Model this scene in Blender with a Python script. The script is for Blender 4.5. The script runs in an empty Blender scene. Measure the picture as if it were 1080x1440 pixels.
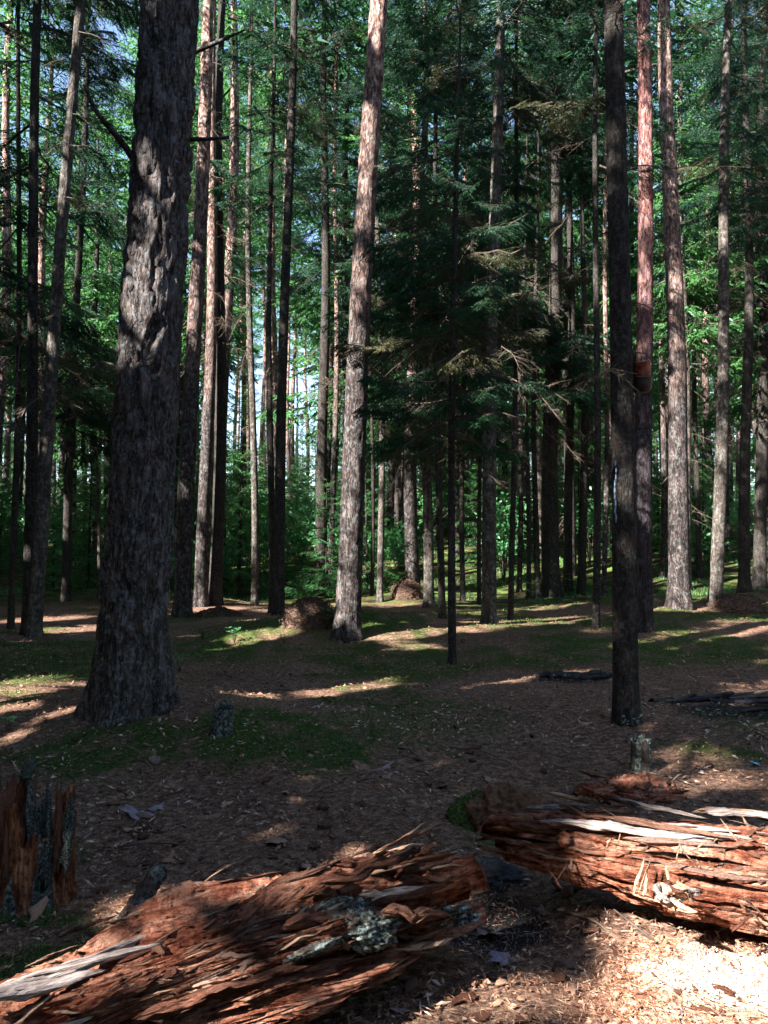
import bpy, math, random
import numpy as np
from mathutils import Vector, Matrix, Quaternion
random.seed(7); rng = np.random.default_rng(7)
R = math.radians
scene = bpy.context.scene
C = scene.collection

# ------------------------------------------------------------------ camera, sky, sun, exposure
F = 1088.0; PITCH = R(2.63); CAMZ = 1.3
cam_d = bpy.data.cameras.new('camera'); cam = bpy.data.objects.new('camera', cam_d); C.objects.link(cam)
cam.location = (0, 0, CAMZ); cam.rotation_euler = (R(90) + PITCH, 0, 0)
cam_d.sensor_fit = 'VERTICAL'; cam_d.sensor_height = 36.0; cam_d.lens = F / 1440 * 36.0
cam_d.clip_start = 0.05; cam_d.clip_end = 1500
scene.camera = cam

SUN_EL = R(40); SUN_PHI = R(50)          # PHI: turned from straight behind the camera towards the left
S = np.array([-math.sin(SUN_PHI) * math.cos(SUN_EL), -math.cos(SUN_PHI) * math.cos(SUN_EL), math.sin(SUN_EL)])
world = bpy.data.worlds.new('World'); scene.world = world; world.use_nodes = True
wn = world.node_tree; wn.nodes.clear()
sky = wn.nodes.new('ShaderNodeTexSky'); sky.sky_type = 'NISHITA'; sky.sun_disc = False
sky.sun_elevation = SUN_EL; sky.sun_rotation = math.atan2(S[0], S[1]) % (2 * math.pi)
sky.air_density = 1.0; sky.dust_density = 1.0; sky.ozone_density = 1.5
bg = wn.nodes.new('ShaderNodeBackground'); bg.inputs[1].default_value = 0.066
wo = wn.nodes.new('ShaderNodeOutputWorld')
wn.links.new(sky.outputs[0], bg.inputs[0]); wn.links.new(bg.outputs[0], wo.inputs[0])
sd = bpy.data.lights.new('sun', 'SUN'); sd.energy = 5.0; sd.angle = R(0.53); sd.color = (1.0, 0.95, 0.89)
so = bpy.data.objects.new('sun', sd); C.objects.link(so)
so.rotation_euler = Vector(S).to_track_quat('Z', 'Y').to_euler()
scene.view_settings.view_transform = 'Standard'; scene.view_settings.look = 'None'
scene.view_settings.exposure = 2.85; scene.view_settings.gamma = 1.0
scene.view_settings.use_curve_mapping = False
scene.cycles.max_bounces = 6; scene.cycles.diffuse_bounces = 3; scene.cycles.glossy_bounces = 2
scene.cycles.transmission_bounces = 3; scene.cycles.transparent_max_bounces = 4
scene.cycles.sample_clamp_indirect = 4.0
scene.cycles.use_denoising = True

# ------------------------------------------------------------------ numpy noise
def _h(ix, iy, iz, seed):
    h = (ix.astype(np.int64) * 374761393 + iy.astype(np.int64) * 668265263 + iz.astype(np.int64) * 2147483647 + seed * 974634777) & 0xffffffff
    h = ((h ^ (h >> 13)) * 1274126177) & 0xffffffff
    h = ((h ^ (h >> 16)) * 2246822519) & 0xffffffff
    return ((h ^ (h >> 15)) & 0xffffff) / float(0xffffff)
def vnoise(p, seed=0):
    p = np.asarray(p, float); i = np.floor(p); f = p - i; f = f * f * (3 - 2 * f)
    x, y, z = i[..., 0], i[..., 1], i[..., 2]; fx, fy, fz = f[..., 0], f[..., 1], f[..., 2]
    r = 0
    for a in (0, 1):
        for b in (0, 1):
            for c in (0, 1):
                w = (fx if a else 1 - fx) * (fy if b else 1 - fy) * (fz if c else 1 - fz)
                r = r + w * _h(x + a, y + b, z + c, seed)
    return r * 2 - 1
def fbm(p, oct=4, seed=0, gain=.5):
    p = np.asarray(p, float); r = 0; a = 1.0; t = 0
    for k in range(oct):
        r = r + a * vnoise(p * (2.03 ** k) + k * 17.3, seed + k); t += a; a *= gain
    return r / t
def ridged(p, oct=3, seed=0):
    p = np.asarray(p, float); r = 0; a = 1.0; t = 0
    for k in range(oct):
        r = r + a * (1 - np.abs(vnoise(p * (2.1 ** k) + k * 9.1, seed + k)) * 2); t += a; a *= .5
    return r / t
def worley(p, seed=0):
    p = np.asarray(p, float); i = np.floor(p)
    f1 = np.full(p.shape[:-1], 9.0); f2 = f1.copy(); cid = f1.copy()
    for a in (-1, 0, 1):
        for b in (-1, 0, 1):
            for c in (-1, 0, 1):
                q = i + (a, b, c)
                o = np.stack([_h(q[..., 0], q[..., 1], q[..., 2], seed + k) for k in range(3)], -1)
                d = np.linalg.norm(q + o - p, axis=-1)
                new = d < f1
                f2 = np.where(new, f1, np.minimum(f2, d)); cid = np.where(new, o[..., 0], cid); f1 = np.where(new, d, f1)
    return f1, f2, cid
def sstep(a, b, x):
    t = np.clip((x - a) / (b - a), 0, 1); return t * t * (3 - 2 * t)

# ------------------------------------------------------------------ terrain height and pixel -> place
MOUNDS = [(-1.95, 6.0, .95, .16), (-.5, 11.3, 1.5, .22), (-1.0, 5.3, .8, .09), (1.85, 5.5, .5, .06), (5.6, 15.9, 1.7, .3), (8.6, 17.5, 1.3, .35),
          (-3.9, 16.6, 1.0, .16), (.35, 2.75, .35, -.06), (.3, 19.0, 1.5, .25), (-4.5, 8.5, 2, .12)]
def H(x, y):
    x = np.asarray(x, float); y = np.asarray(y, float)
    p = np.stack([x, y, x * 0], -1)
    z = fbm(p * .16, 2, 3) * .22 * sstep(4, 14, np.hypot(x, y)) + fbm(p * .8, 3, 5) * .055 + fbm(p * 4.5, 3, 9) * .016 + fbm(p * 17, 2, 11) * .007
    z = z + 2.5 * sstep(17, 40, y + .1 * x) + 1.5 * sstep(40, 100, y)
    z = z + .35 * sstep(12, 24, y) * sstep(-8, 8, x) * 0
    for mx, my, r, a in MOUNDS:
        z = z + a * np.exp(-((x - mx) ** 2 + (y - my) ** 2) / (r * r))
    return z
def ray(px, py):
    a = (px - 540) / F; b = (720 - py) / F
    return np.array([a, math.cos(PITCH) - b * math.sin(PITCH), math.sin(PITCH) + b * math.cos(PITCH)])
def G(px, py):                            # ground point seen at a pixel
    d = ray(px, py); t = 1.2
    while t < 90:
        p = d * t
        if CAMZ + p[2] < float(H(p[0], p[1])):
            lo, hi = t * .97 - .02, t
            for _ in range(14):
                m = (lo + hi) / 2; q = d * m
                if CAMZ + q[2] < float(H(q[0], q[1])): hi = m
                else: lo = m
            return np.array([d[0] * hi, d[1] * hi, CAMZ + d[2] * hi])
        t *= 1.02
    return np.array([d[0] * 60, d[1] * 60, float(H(d[0] * 60, d[1] * 60))])
def at(px, py, Y):                        # the point at a pixel and a given distance ahead
    d = ray(px, py); t = Y / d[1]
    return np.array([d[0] * t, Y, CAMZ + d[2] * t])

# ------------------------------------------------------------------ object helpers
def tag(o, label=None, cat=None, group=None, kind=None):
    if label: o['label'] = label
    if cat: o['category'] = cat
    if group: o['group'] = group
    if kind: o['kind'] = kind
    return o
def empty(name, loc, label=None, cat=None, group=None, rz=0.0):
    o = bpy.data.objects.new(name, None); C.objects.link(o); o.empty_display_size = .2
    o.location = tuple(map(float, loc)); o.rotation_euler = (0, 0, rz)
    return tag(o, label, cat, group)
def mesh(name, V, Fc, mats, midx=None, smooth=False):
    """V (n,3); Fc (m,3) or (m,4) int array"""
    me = bpy.data.meshes.new(name); V = np.ascontiguousarray(V, np.float32); Fc = np.ascontiguousarray(Fc, np.int32)
    n, k = Fc.shape
    me.vertices.add(len(V)); me.vertices.foreach_set('co', V.ravel())
    me.loops.add(n * k); me.loops.foreach_set('vertex_index', Fc.ravel())
    me.polygons.add(n); me.polygons.foreach_set('loop_start', np.arange(0, n * k, k, dtype=np.int32))
    me.polygons.foreach_set('loop_total', np.full(n, k, np.int32))
    for m in (mats if isinstance(mats, (list, tuple)) else [mats]): me.materials.append(m)
    if midx is not None: me.polygons.foreach_set('material_index', np.asarray(midx, np.int32))
    if smooth: me.polygons.foreach_set('use_smooth', np.ones(n, bool))
    me.update(calc_edges=True); me.validate()
    return me
def link(name, me, parent=None, loc=None):
    o = bpy.data.objects.new(name, me); C.objects.link(o); o.parent = parent
    if loc is not None: o.location = tuple(map(float, loc))
    return o
def soup(name, T, mats, midx=None):        # T (n,3,3) loose triangles
    T = np.asarray(T); n = len(T)
    return mesh(name, T.reshape(-1, 3), np.arange(n * 3).reshape(n, 3), mats, midx)
def attr(me, name, vals):
    a = me.attributes.new(name, 'FLOAT', 'POINT'); a.data.foreach_set('value', np.ascontiguousarray(vals, np.float32))
def gridfaces(nu, nv, wrap):               # nu rings of nv verts
    i = np.arange(nu - 1)[:, None]; j = np.arange(nv if wrap else nv - 1)[None, :]
    j2 = (j + 1) % nv
    return np.stack([i * nv + j, i * nv + j2, (i + 1) * nv + j2, (i + 1) * nv + j], -1).reshape(-1, 4)

# ------------------------------------------------------------------ materials
class NT:
    def __init__(s, name):
        s.m = bpy.data.materials.new(name); s.m.use_nodes = True; s.t = s.m.node_tree; s.t.nodes.clear()
        s.out = s.t.nodes.new('ShaderNodeOutputMaterial'); s.tc = s.t.nodes.new('ShaderNodeTexCoord')
    def n(s, typ, **kw):
        nd = s.t.nodes.new('ShaderNode' + typ)
        for k, v in kw.items(): setattr(nd, k, v)
        return nd
    def l(s, a, b): s.t.links.new(a, b)
    def mapping(s, scale, src='Object'):
        m = s.n('Mapping'); m.inputs['Scale'].default_value = scale; s.l(s.tc.outputs[src], m.inputs[0]); return m.outputs[0]
    def noise(s, scale, detail=5, vec=None, rough=.55, dist=0):
        nd = s.n('TexNoise'); nd.inputs['Scale'].default_value = scale; nd.inputs['Detail'].default_value = detail
        nd.inputs['Roughness'].default_value = rough; nd.inputs['Distortion'].default_value = dist
        s.l(vec if vec is not None else s.tc.outputs['Object'], nd.inputs['Vector']); return nd.outputs[0]
    def ramp(s, fac, stops):
        r = s.n('ValToRGB'); e = r.color_ramp.elements
        while len(e) < len(stops): e.new(.5)
        for q, (p, c) in zip(e, stops): q.position = p; q.color = (*c, 1) if len(c) == 3 else c
        s.l(fac, r.inputs[0]); return r.outputs[0]
    def mix(s, fac, a, b, mode='MIX'):
        m = s.n('Mix', data_type='RGBA', blend_type=mode)
        for sock, v in ((m.inputs[0], fac), (m.inputs[6], a), (m.inputs[7], b)):
            if isinstance(v, (int, float)): sock.default_value = v
            elif isinstance(v, tuple): sock.default_value = (*v, 1)
            else: s.l(v, sock)
        return m.outputs[2]
    def attr(s, name):
        a = s.n('Attribute'); a.attribute_name = name; return a.outputs['Fac']
    def rand(s):
        return s.n('ObjectInfo').outputs['Random']
    def bsdf(s, col, rough=.9, spec=.2, bump=None, strength=.5, dist=.01):
        b = s.n('BsdfPrincipled'); b.inputs['Roughness'].default_value = rough
        b.inputs['Specular IOR Level'].default_value = spec
        if isinstance(col, tuple): b.inputs['Base Color'].default_value = (*col, 1)
        else: s.l(col, b.inputs['Base Color'])
        if bump is not None:
            bp = s.n('Bump'); bp.inputs['Strength'].default_value = strength; bp.inputs['Distance'].default_value = dist
            s.l(bump, bp.inputs['Height']); s.l(bp.outputs[0], b.inputs['Normal'])
        s.l(b.outputs[0], s.out.inputs[0]); return b
def K(v): return (v, v, v)

def mat_bark(name, dark, mid, light, lichen=(.20, .27, .27), lich=.5, orange=None, z0=4, z1=8, crack=.8, cs=1.0, lsc=14):
    t = NT(name)
    v = t.mapping((9, 9, 2.6)); n1 = t.noise(1.6, 8, v, .62, .3)
    col = t.ramp(n1, [(.3, dark), (.5, mid), (.72, light)])
    col = t.mix(t.ramp(t.noise(40, 5, t.mapping((1, 1, .45)), .7), [(.4, K(.55)), (.6, K(0))]), col, tuple(c * .5 for c in dark))
    fz = t.noise(2.6 * cs, 3, t.mapping((8, 8, 1.7)), .5, .6)
    sb = t.n('Math', operation='SUBTRACT'); t.l(fz, sb.inputs[0]); sb.inputs[1].default_value = .5
    ab = t.n('Math', operation='ABSOLUTE'); t.l(sb.outputs[0], ab.inputs[0])
    ck = t.ramp(ab.outputs[0], [(0, K(1 - crack)), (.045, K(1))])
    if orange:
        sx = t.n('SeparateXYZ'); t.l(t.tc.outputs['Object'], sx.inputs[0])
        nn = t.noise(2.0, 4)
        ad = t.n('Math', operation='MULTIPLY_ADD'); t.l(nn, ad.inputs[0]); ad.inputs[1].default_value = 5.0; t.l(sx.outputs[2], ad.inputs[2])
        mr = t.n('MapRange'); t.l(ad.outputs[0], mr.inputs[0]); mr.inputs[1].default_value = z0; mr.inputs[2].default_value = z1
        fl = t.noise(17, 7, t.mapping((1, 1, .42)), .68)
        oc = t.ramp(fl, [(.36, orange[0]), (.48, orange[1]), (.62, orange[2])])
        col = t.mix(mr.outputs[0], col, oc)
    lm = t.ramp(t.noise(lsc, 7, None, .72), [(.5, K(0)), (.60, K(1))])
    lm2 = t.n('Math', operation='MULTIPLY'); t.l(lm, lm2.inputs[0]); lm2.inputs[1].default_value = lich
    col = t.mix(lm2.outputs[0], col, lichen)
    col = t.mix(ck, tuple(c * .5 for c in dark), col)
    h = t.n('Math', operation='MULTIPLY_ADD'); t.l(ck, h.inputs[0]); h.inputs[1].default_value = .7
    t.l(t.noise(28, 8, t.mapping((1, 1, .45)), .72), h.inputs[2])
    t.bsdf(col, .92, .12, h.outputs[0], 1.0, .02)
    return t.m
M = {}
M['bark_big'] = mat_bark('old_pine_bark', (.040, .029, .025), (.10, .080, .072), (.19, .165, .16), (.19, .235, .26), .45, crack=.8, lsc=30)
M['bark_spruce'] = mat_bark('spruce_bark', (.020, .015, .013), (.040, .031, .027), (.085, .068, .058), (.10, .13, .12), .35, crack=.4, lsc=30)
M['bark_grey'] = mat_bark('grey_spruce_bark', (.034, .027, .023), (.085, .068, .058), (.20, .165, .14), (.22, .24, .22), .45, crack=.5)
M['bark_pine'] = mat_bark('pine_bark', (.022, .017, .016), (.060, .045, .042), (.17, .135, .125), (.22, .25, .25), .35,
                          ((.07, .032, .025), (.20, .11, .085), (.58, .41, .35)), 6, 11)
M['bark_pine_low'] = mat_bark('pine_bark_with_low_orange', (.025, .018, .018), (.055, .042, .045), (.11, .085, .09), (.13, .15, .18), .3,
                          ((.08, .03, .028), (.19, .08, .07), (.40, .22, .19)), 5.5, 8.5)

def mat_leaf(name, a, b, trans=.45, tipc=None):
    t = NT(name)
    g = t.n('NewGeometry')
    n1 = t.noise(1.7, 2, g.outputs['Position'])
    col = t.ramp(n1, [(.35, a), (.65, b)])
    col = t.mix(.5, col, t.ramp(t.rand(), [(0, a), (1, b)]))
    d = t.n('BsdfDiffuse'); tr = t.n('BsdfTranslucent'); gl = t.n('BsdfGlossy'); gl.inputs['Roughness'].default_value = .45
    t.l(col, d.inputs[0]); t.l(t.mix(.5, col, tuple(min(1, c * 1.6) for c in b)), tr.inputs[0])
    gl.inputs[0].default_value = (.6, .75, .8, 1)
    m = t.n('MixShader'); m.inputs[0].default_value = trans; t.l(d.outputs[0], m.inputs[1]); t.l(tr.outputs[0], m.inputs[2])
    m2 = t.n('MixShader'); m2.inputs[0].default_value = .02; t.l(m.outputs[0], m2.inputs[1]); t.l(gl.outputs[0], m2.inputs[2])
    t.l(m2.outputs[0], t.out.inputs[0]); return t.m
M['needles'] = mat_leaf('spruce_needles', (.008, .036, .018), (.028, .092, .030), .42)
M['needles_dark'] = mat_leaf('dark_spruce_needles', (.006, .026, .013), (.020, .062, .026), .35)
M['needles_brown'] = mat_leaf('dying_spruce_needles', (.026, .034, .015), (.075, .070, .030), .3)
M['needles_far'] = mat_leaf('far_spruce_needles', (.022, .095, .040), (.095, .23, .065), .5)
M['leaf'] = mat_leaf('green_leaf', (.05, .17, .07), (.10, .27, .10), .5)
M['moss'] = mat_leaf('moss', (.030, .070, .014), (.10, .15, .026), .35)
M['herb'] = mat_leaf('herb_leaf', (.04, .14, .06), (.09, .22, .07), .4)
def mat_litter(name, stops):
    t = NT(name); g = t.n('NewGeometry')
    wn_ = t.n('TexWhiteNoise'); mp = t.n('Vector', ) if False else None
    n1 = t.noise(60, 2, g.outputs['Position'], .5)
    t.bsdf(t.ramp(n1, stops), .85, .2); return t.m
M['litter'] = mat_litter('needle_litter', [(.3, (.03, .016, .011)), (.44, (.13, .066, .042)), (.56, (.27, .155, .095)), (.70, (.48, .33, .23))])
M['chips'] = mat_litter('wood_crumbs', [(.3, (.10, .035, .02)), (.45, (.26, .10, .05)), (.58, (.42, .22, .13)), (.72, (.62, .44, .32))])

def mat_simple(name, stops, scale=20, stretch=(1, 1, 1), rough=.9, bump=.5, rnd=None, spec=.15):
    t = NT(name); n1 = t.noise(scale, 6, t.mapping(stretch), .6)
    col = t.ramp(n1, stops)
    if rnd:
        col = t.mix(.7, col, t.ramp(t.rand(), rnd))
    t.bsdf(col, rough, spec, n1, bump, .01); return t.m
M['twig'] = mat_simple('dead_twig', [(.35, (.045, .034, .026)), (.65, (.14, .11, .085))], 12)
M['twig_dark'] = mat_simple('branch_bark', [(.35, (.03, .022, .018)), (.65, (.09, .07, .055))], 12)

def mat_rot(name, stretch=(2.4, 15, 15)):
    t = NT(name); v = t.mapping(stretch)
    n1 = t.noise(2.2, 9, v, .66, .25)
    big = t.noise(5, 4)
    col = t.ramp(n1, [(.27, (.045, .015, .011)), (.39, (.19, .060, .036)), (.48, (.40, .155, .095)), (.58, (.58, .31, .21)), (.70, (.74, .55, .44))])
    f2 = t.ramp(big, [(.36, K(0)), (.64, K(1))])
    col = t.mix(f2, t.mix(1.0, col, (.70, .60, .57), 'MULTIPLY'), col)
    pale = t.ramp(t.noise(3.4, 7, t.mapping((1.6, 9, 9)), .6), [(.58, K(0)), (.70, K(.75))])
    col = t.mix(pale, col, (.42, .27, .19))
    iso = t.noise(38, 6, None, .7)
    col = t.mix(t.ramp(iso, [(.36, K(.8)), (.52, K(0))]), col, (.035, .012, .008))
    col = t.mix(t.ramp(iso, [(.58, K(0)), (.72, K(.6))]), col, (.50, .28, .18))
    ha = t.n('Math', operation='ADD'); t.l(t.noise(3.2, 9, v, .7), ha.inputs[0]); t.l(iso, ha.inputs[1]); h = ha.outputs[0]
    t.bsdf(col, 1.0, .03, h, 1.0, .03); return t.m
M['rot'] = mat_rot('rotten_red_wood')
t = NT('rotten_splinter')
n1 = t.noise(6, 7, t.mapping((1.5, 12, 12)), .65)
c1 = t.ramp(n1, [(.3, (.06, .022, .015)), (.5, (.25, .105, .07)), (.7, (.54, .34, .25))])
c2 = t.ramp(t.rand(), [(0, (.13, .045, .03)), (.4, (.32, .14, .09)), (.75, (.48, .28, .20)), (1, (.64, .50, .42))])
iso = t.noise(14, 6, t.mapping((3, 14, 14)), .75)
t.bsdf(t.mix(t.ramp(iso, [(.35, K(.8)), (.55, K(0))]), t.mix(.5, c1, c2), (.06, .022, .014)), 1.0, .03, iso, 1.0, .02); M['splinter'] = t.m
M['weathered'] = mat_simple('weathered_grey_wood', [(.3, (.09, .06, .05)), (.5, (.26, .21, .19)), (.7, (.48, .42, .39))], 5, (1.2, 16, 16), .8, .9)
M['pale_wood'] = mat_simple('pale_dry_wood', [(.3, (.24, .12, .07)), (.5, (.46, .28, .18)), (.7, (.64, .47, .35))], 6, (1.2, 14, 14), .8, .8)
t = NT('grey_green_lichen'); n1 = t.noise(55, 7, None, .7); n2 = t.noise(9, 5)
c1 = t.ramp(n1, [(.40, (.016, .018, .017)), (.50, (.07, .085, .08)), (.58, (.24, .29, .27)), (.68, (.48, .52, .50))])
c2 = t.ramp(n1, [(.36, (.02, .013, .010)), (.6, (.10, .065, .05))])
t.bsdf(t.mix(t.ramp(n2, [(.40, K(0)), (.56, K(1))]), c2, c1), .95, .15, n1, 1.0, .015); M['lichen'] = t.m
M['bark_old'] = mat_simple('old_dark_bark', [(.38, (.012, .013, .012)), (.5, (.05, .055, .048)), (.6, (.12, .15, .14)), (.7, (.26, .31, .29))], 48, (1, 1, 1), .95, 1.0)
M['char'] = mat_simple('charred_wood', [(.35, (.006, .006, .008)), (.6, (.022, .021, .026)), (.75, (.06, .06, .07))], 20, (1, 1, 1), .7, 1.0, None, .3)
M['moss_pad'] = mat_simple('moss_pad', [(.36, (.010, .020, .008)), (.5, (.035, .055, .014)), (.64, (.08, .10, .025))], 70, (1, 1, 1), .98, 1.0)
M['ant'] = mat_simple('anthill_needles', [(.32, (.022, .013, .010)), (.5, (.085, .052, .038)), (.68, (.21, .135, .10))], 55, (1, 1, 1), .95, 1.0)
M['blue'] = mat_simple('pale_blue_plastic', [(.4, (.13, .45, .62)), (.6, (.30, .66, .80))], 6, (1, 1, 1), .4, .2)
M['resin'] = mat_simple('pale_resin', [(.4, (.07, .12, .20)), (.6, (.28, .38, .52))], 60, (1, 1, 1), .4, .8, None, .6)
M['violet_leaf'] = mat_simple('grey_violet_leaf', [(.35, (.16, .12, .15)), (.65, (.30, .25, .30))], 14, (1, 1, 1), .7, .5)
M['dry_leaf'] = mat_simple('dry_leaf', [(.35, (.16, .08, .05)), (.65, (.34, .20, .13))], 18, (1, 1, 1), .8, .6, [(0, (.12, .06, .045)), (.5, (.30, .17, .12)), (1, (.26, .22, .24))])
M['cone'] = mat_simple('cone_scales', [(.35, (.035, .02, .014)), (.65, (.12, .07, .045))], 40, (1, 1, 1), .8, .8)

t = NT('forest_floor')
n1 = t.noise(24, 8, None, .7); n2 = t.noise(1.6, 5); n3 = t.noise(95, 4, None, .7)
brown = t.ramp(n1, [(.34, (.026, .014, .010)), (.47, (.105, .055, .036)), (.57, (.23, .135, .09)), (.70, (.40, .27, .19))])
brown = t.mix(t.ramp(n2, [(.35, K(0)), (.65, K(1))]), t.mix(1.0, brown, (.7, .62, .58), 'MULTIPLY'), brown)
needle = t.ramp(t.noise(70, 3, t.mapping((1, 5, 1)), .6), [(.52, K(0)), (.66, K(.7))])
brown = t.mix(needle, brown, (.36, .26, .21))
green = t.ramp(t.noise(30, 6, None, .7), [(.34, (.012, .026, .008)), (.5, (.035, .065, .014)), (.66, (.085, .115, .022))])
chipc = t.ramp(n1, [(.35, (.12, .045, .026)), (.5, (.32, .15, .09)), (.64, (.58, .42, .32))])
ashc = t.ramp(n3, [(.4, (.008, .008, .009)), (.65, (.045, .042, .042))])
far = t.ramp(t.noise(2.2, 8, None, .72), [(.38, (.020, .013, .009)), (.47, (.06, .040, .022)), (.53, (.030, .060, .014)), (.62, (.10, .15, .030)), (.74, (.19, .20, .06))])
col = t.mix(t.attr('moss'), brown, green)
col = t.mix(t.attr('farmoss'), col, far)
col = t.mix(t.attr('chip'), col, chipc)
col = t.mix(t.attr('dust'), col, t.ramp(n3, [(.3, (.50, .38, .30)), (.5, (.70, .58, .48)), (.65, (.82, .74, .66))]))  # sawdust colour lifted to make the sun patch burn out
col = t.mix(t.attr('ash'), col, ashc)
hh = t.n('Math', operation='ADD'); t.l(n1, hh.inputs[0]); t.l(n3, hh.inputs[1])
t.bsdf(col, .95, .1, hh.outputs[0], 1.0, .015)
M['floor'] = t.m

# ------------------------------------------------------------------ the places where sun reaches through gaps in the canopy
SUNSPOTS = []                              # (point, radius of the gap in metres)
def spot(px, py, r): SUNSPOTS.append((G(px, py), r))
def spot_at(px, py, Y, r): SUNSPOTS.append((at(px, py, Y), r))
LIT = [(bx_, by_, tx_, G(bx_, by_)[1], r_) for bx_, by_, tx_, r_ in [(182, 1003, 240, .3), (488, 896, 535, .18), (905, 888, 902, .14), (956, 855, 934, .2), (1006, 853, 1022, .15), (48, 896, 114, .1), (688, 877, 702, .14),
       (256, 868, 292, .2), (282, 852, 298, .15), (302, 850, 311, .15), (534, 846, 528, .1), (603, 854, 598, .12), (466, 835, 472, .08)]]
def spot_tr(px, py, Y, r):                # a gap whose light falls on the trunk seen at that pixel
    best = min(LIT, key=lambda q: abs(q[0] + (q[2] - q[0]) * (q[1] - py) / q[1] - px))
    SUNSPOTS.append((at(px, py, best[3] - best[4] * .8), r))
for px, py, r in [(960, 1330, .22), (1000, 1300, .22), (1060, 1340, .25), (1010, 1380, .25), (930, 1390, .16), (1060, 1420, .25), (1120, 1380, .3), (960, 1425, .18), (1010, 1440, .2), (1000, 1410, .2), (900, 1345, .12), (880, 1410, .1), (1140, 1300, .3),
                  (380, 978, .14), (430, 972, .2), (480, 968, .2), (520, 962, .16), (640, 962, .12), (700, 958, .14),
                  (60, 968, .16), (20, 968, .2), (0, 998, .16), (90, 1000, .1), (-60, 990, .3),
                  (540, 890, .25), (580, 912, .2), (600, 884, .25), (660, 882, .3), (700, 878, .35), (750, 876, .35), (790, 872, .3),
                  (840, 885, .2), (320, 915, .2), (360, 895, .25), (410, 888, .25), (300, 858, .4),
                  (920, 905, .25), (960, 895, .3), (1010, 890, .3), (1070, 882, .4), (1040, 872, .3), (1050, 846, .5),
                  (640, 828, .8), (710, 800, 1.0), (760, 790, 1.), (560, 850, .4), (570, 822, .5), (600, 790, 1.2), (870, 790, 1.), (940, 770, 1.2), (1030, 790, 1.), (830, 800, .8),
                  (60, 870, .5), (110, 885, .4), (15, 1035, .1), (800, 945, .15), (770, 948, .12)]:
    spot(px, py, r)
for px, py, Y, r in [(880, 1140, 2.75, .10), (930, 1165, 2.7, .16), (990, 1180, 2.66, .2), (1050, 1200, 2.6, .2), (1100, 1200, 2.55, .25), (960, 1230, 2.6, .14), (1010, 1160, 2.7, .16), (1060, 1150, 2.72, .18), (940, 1260, 2.55, .12),
                     (260, 1395, 2.0, .03), (450, 1370, 2.05, .04), (420, 1425, 1.95, .055), (520, 1210, 2.5, .055), (455, 1238, 2.42, .05), (575, 1255, 2.42, .05), (480, 1310, 2.2, .04), (345, 1275, 2.3, .03), (110, 1370, 1.9, .03),
                     (195, 1168, 3.3, .045), (90, 1300, 2.5, .04), (22, 1150, 2.7, .045), (640, 1390, 2.2, .05), (955, 840, 15.5, .3), (952, 780, 15.5, .3), (948, 720, 15.5, .4), (945, 660, 15.5, .4), (943, 600, 15.5, .35), (940, 540, 15.5, .3), (937, 470, 15.5, .2),
                     (1004, 800, 16, .2), (1006, 740, 16, .35), (1006, 690, 16, .3), (1010, 630, 16, .2), (1016, 330, 16, .4),
                     (903, 160, 12, .25), (903, 220, 12, .25), (903, 300, 12, .2), (904, 400, 12, .2),
                     (530, 20, 11.3, .35), (527, 90, 11.3, .35), (520, 160, 11.3, .35), (515, 220, 11.3, .3), (512, 290, 11.3, .25), (497, 600, 11.3, .15), (487, 850, 11.2, .15),
                     (150, 790, 6.0, .05), (140, 860, 6.0, .08), (133, 910, 6.0, .06),
                     (110, 40, 12, .3), (100, 130, 12, .3), (88, 250, 12, .25), (80, 500, 12, .2), (70, 620, 12, .12),
                     (283, 700, 17.5, .3), (284, 600, 17.5, .25), (284, 420, 18, .5), (288, 300, 18, .4), (292, 120, 18, .4), (302, 690, 17.5, .4), (302, 790, 17.5, .25), (275, 160, 16, .2),
                     (690, 640, 14, .25), (690, 700, 14, .25), (688, 760, 14, .2), (533, 650, 19, .3), (533, 740, 19, .3), (600, 800, 16, .3), (466, 780, 20, .4),
                     (1012, 560, 22, .5), (1030, 720, 26, .7), (935, 380, 15.5, .3), (860, 700, 20, .5), (730, 740, 22, .5), (740, 650, 22, .5), (425, 855, 15.2, .25), (410, 875, 15.2, .2)]:
    (spot_tr if Y > 5 and not (px in (410, 425, 860, 730, 740, 1012, 1030)) else spot_at)(px, py, Y, r)
NF = len(SUNSPOTS)
for px, py, Y, r in [(185, 80, 14, .9), (400, 60, 15, .9), (420, 120, 15, .8), (560, 240, 15, .7), (360, 260, 17, .9), (300, 300, 16, .6), (640, 30, 16, .8), (820, 120, 16, .7), (1000, 160, 17, .8), (30, 120, 14, .8), (80, 190, 14, .6), (135, 260, 12.5, .6), (60, 430, 13, .5), (150, 140, 14, .6), (20, 20, 15, .9), (45, 560, 14, .5), (140, 380, 12.5, .5), (170, 500, 14, .4), (90, 60, 14, .7), (10, 330, 13, .5),
                     (960, 60, 16, .8), (1060, 120, 16, .7), (700, 250, 15, .5), (880, 30, 16, .7), (1040, 300, 16, .6), (980, 250, 17, .6), (560, 60, 16, .8), (570, 260, 13.5, .5), (640, 120, 15, .6), (760, 60, 16, .8), (810, 300, 15, .6), (740, 420, 14.5, .5),
                     (590, 640, 13.5, .5), (610, 600, 13.5, .4), (810, 570, 15, .5), (870, 200, 16, .5), (350, 60, 16, .7), (330, 150, 15, .5), (430, 300, 15.5, .6), (390, 420, 16, .5), (670, 470, 14, .35), (450, 560, 22, 1.2), (430, 700, 22, 1.2), (500, 480, 20, 1.0), (1070, 420, 17, .6), (80, 720, 17, .7), (120, 640, 15, .5)]:
    spot_at(px, py, Y, r)
STM = np.array([.05] * NF + [1.3] * (len(SUNSPOTS) - NF))
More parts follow.
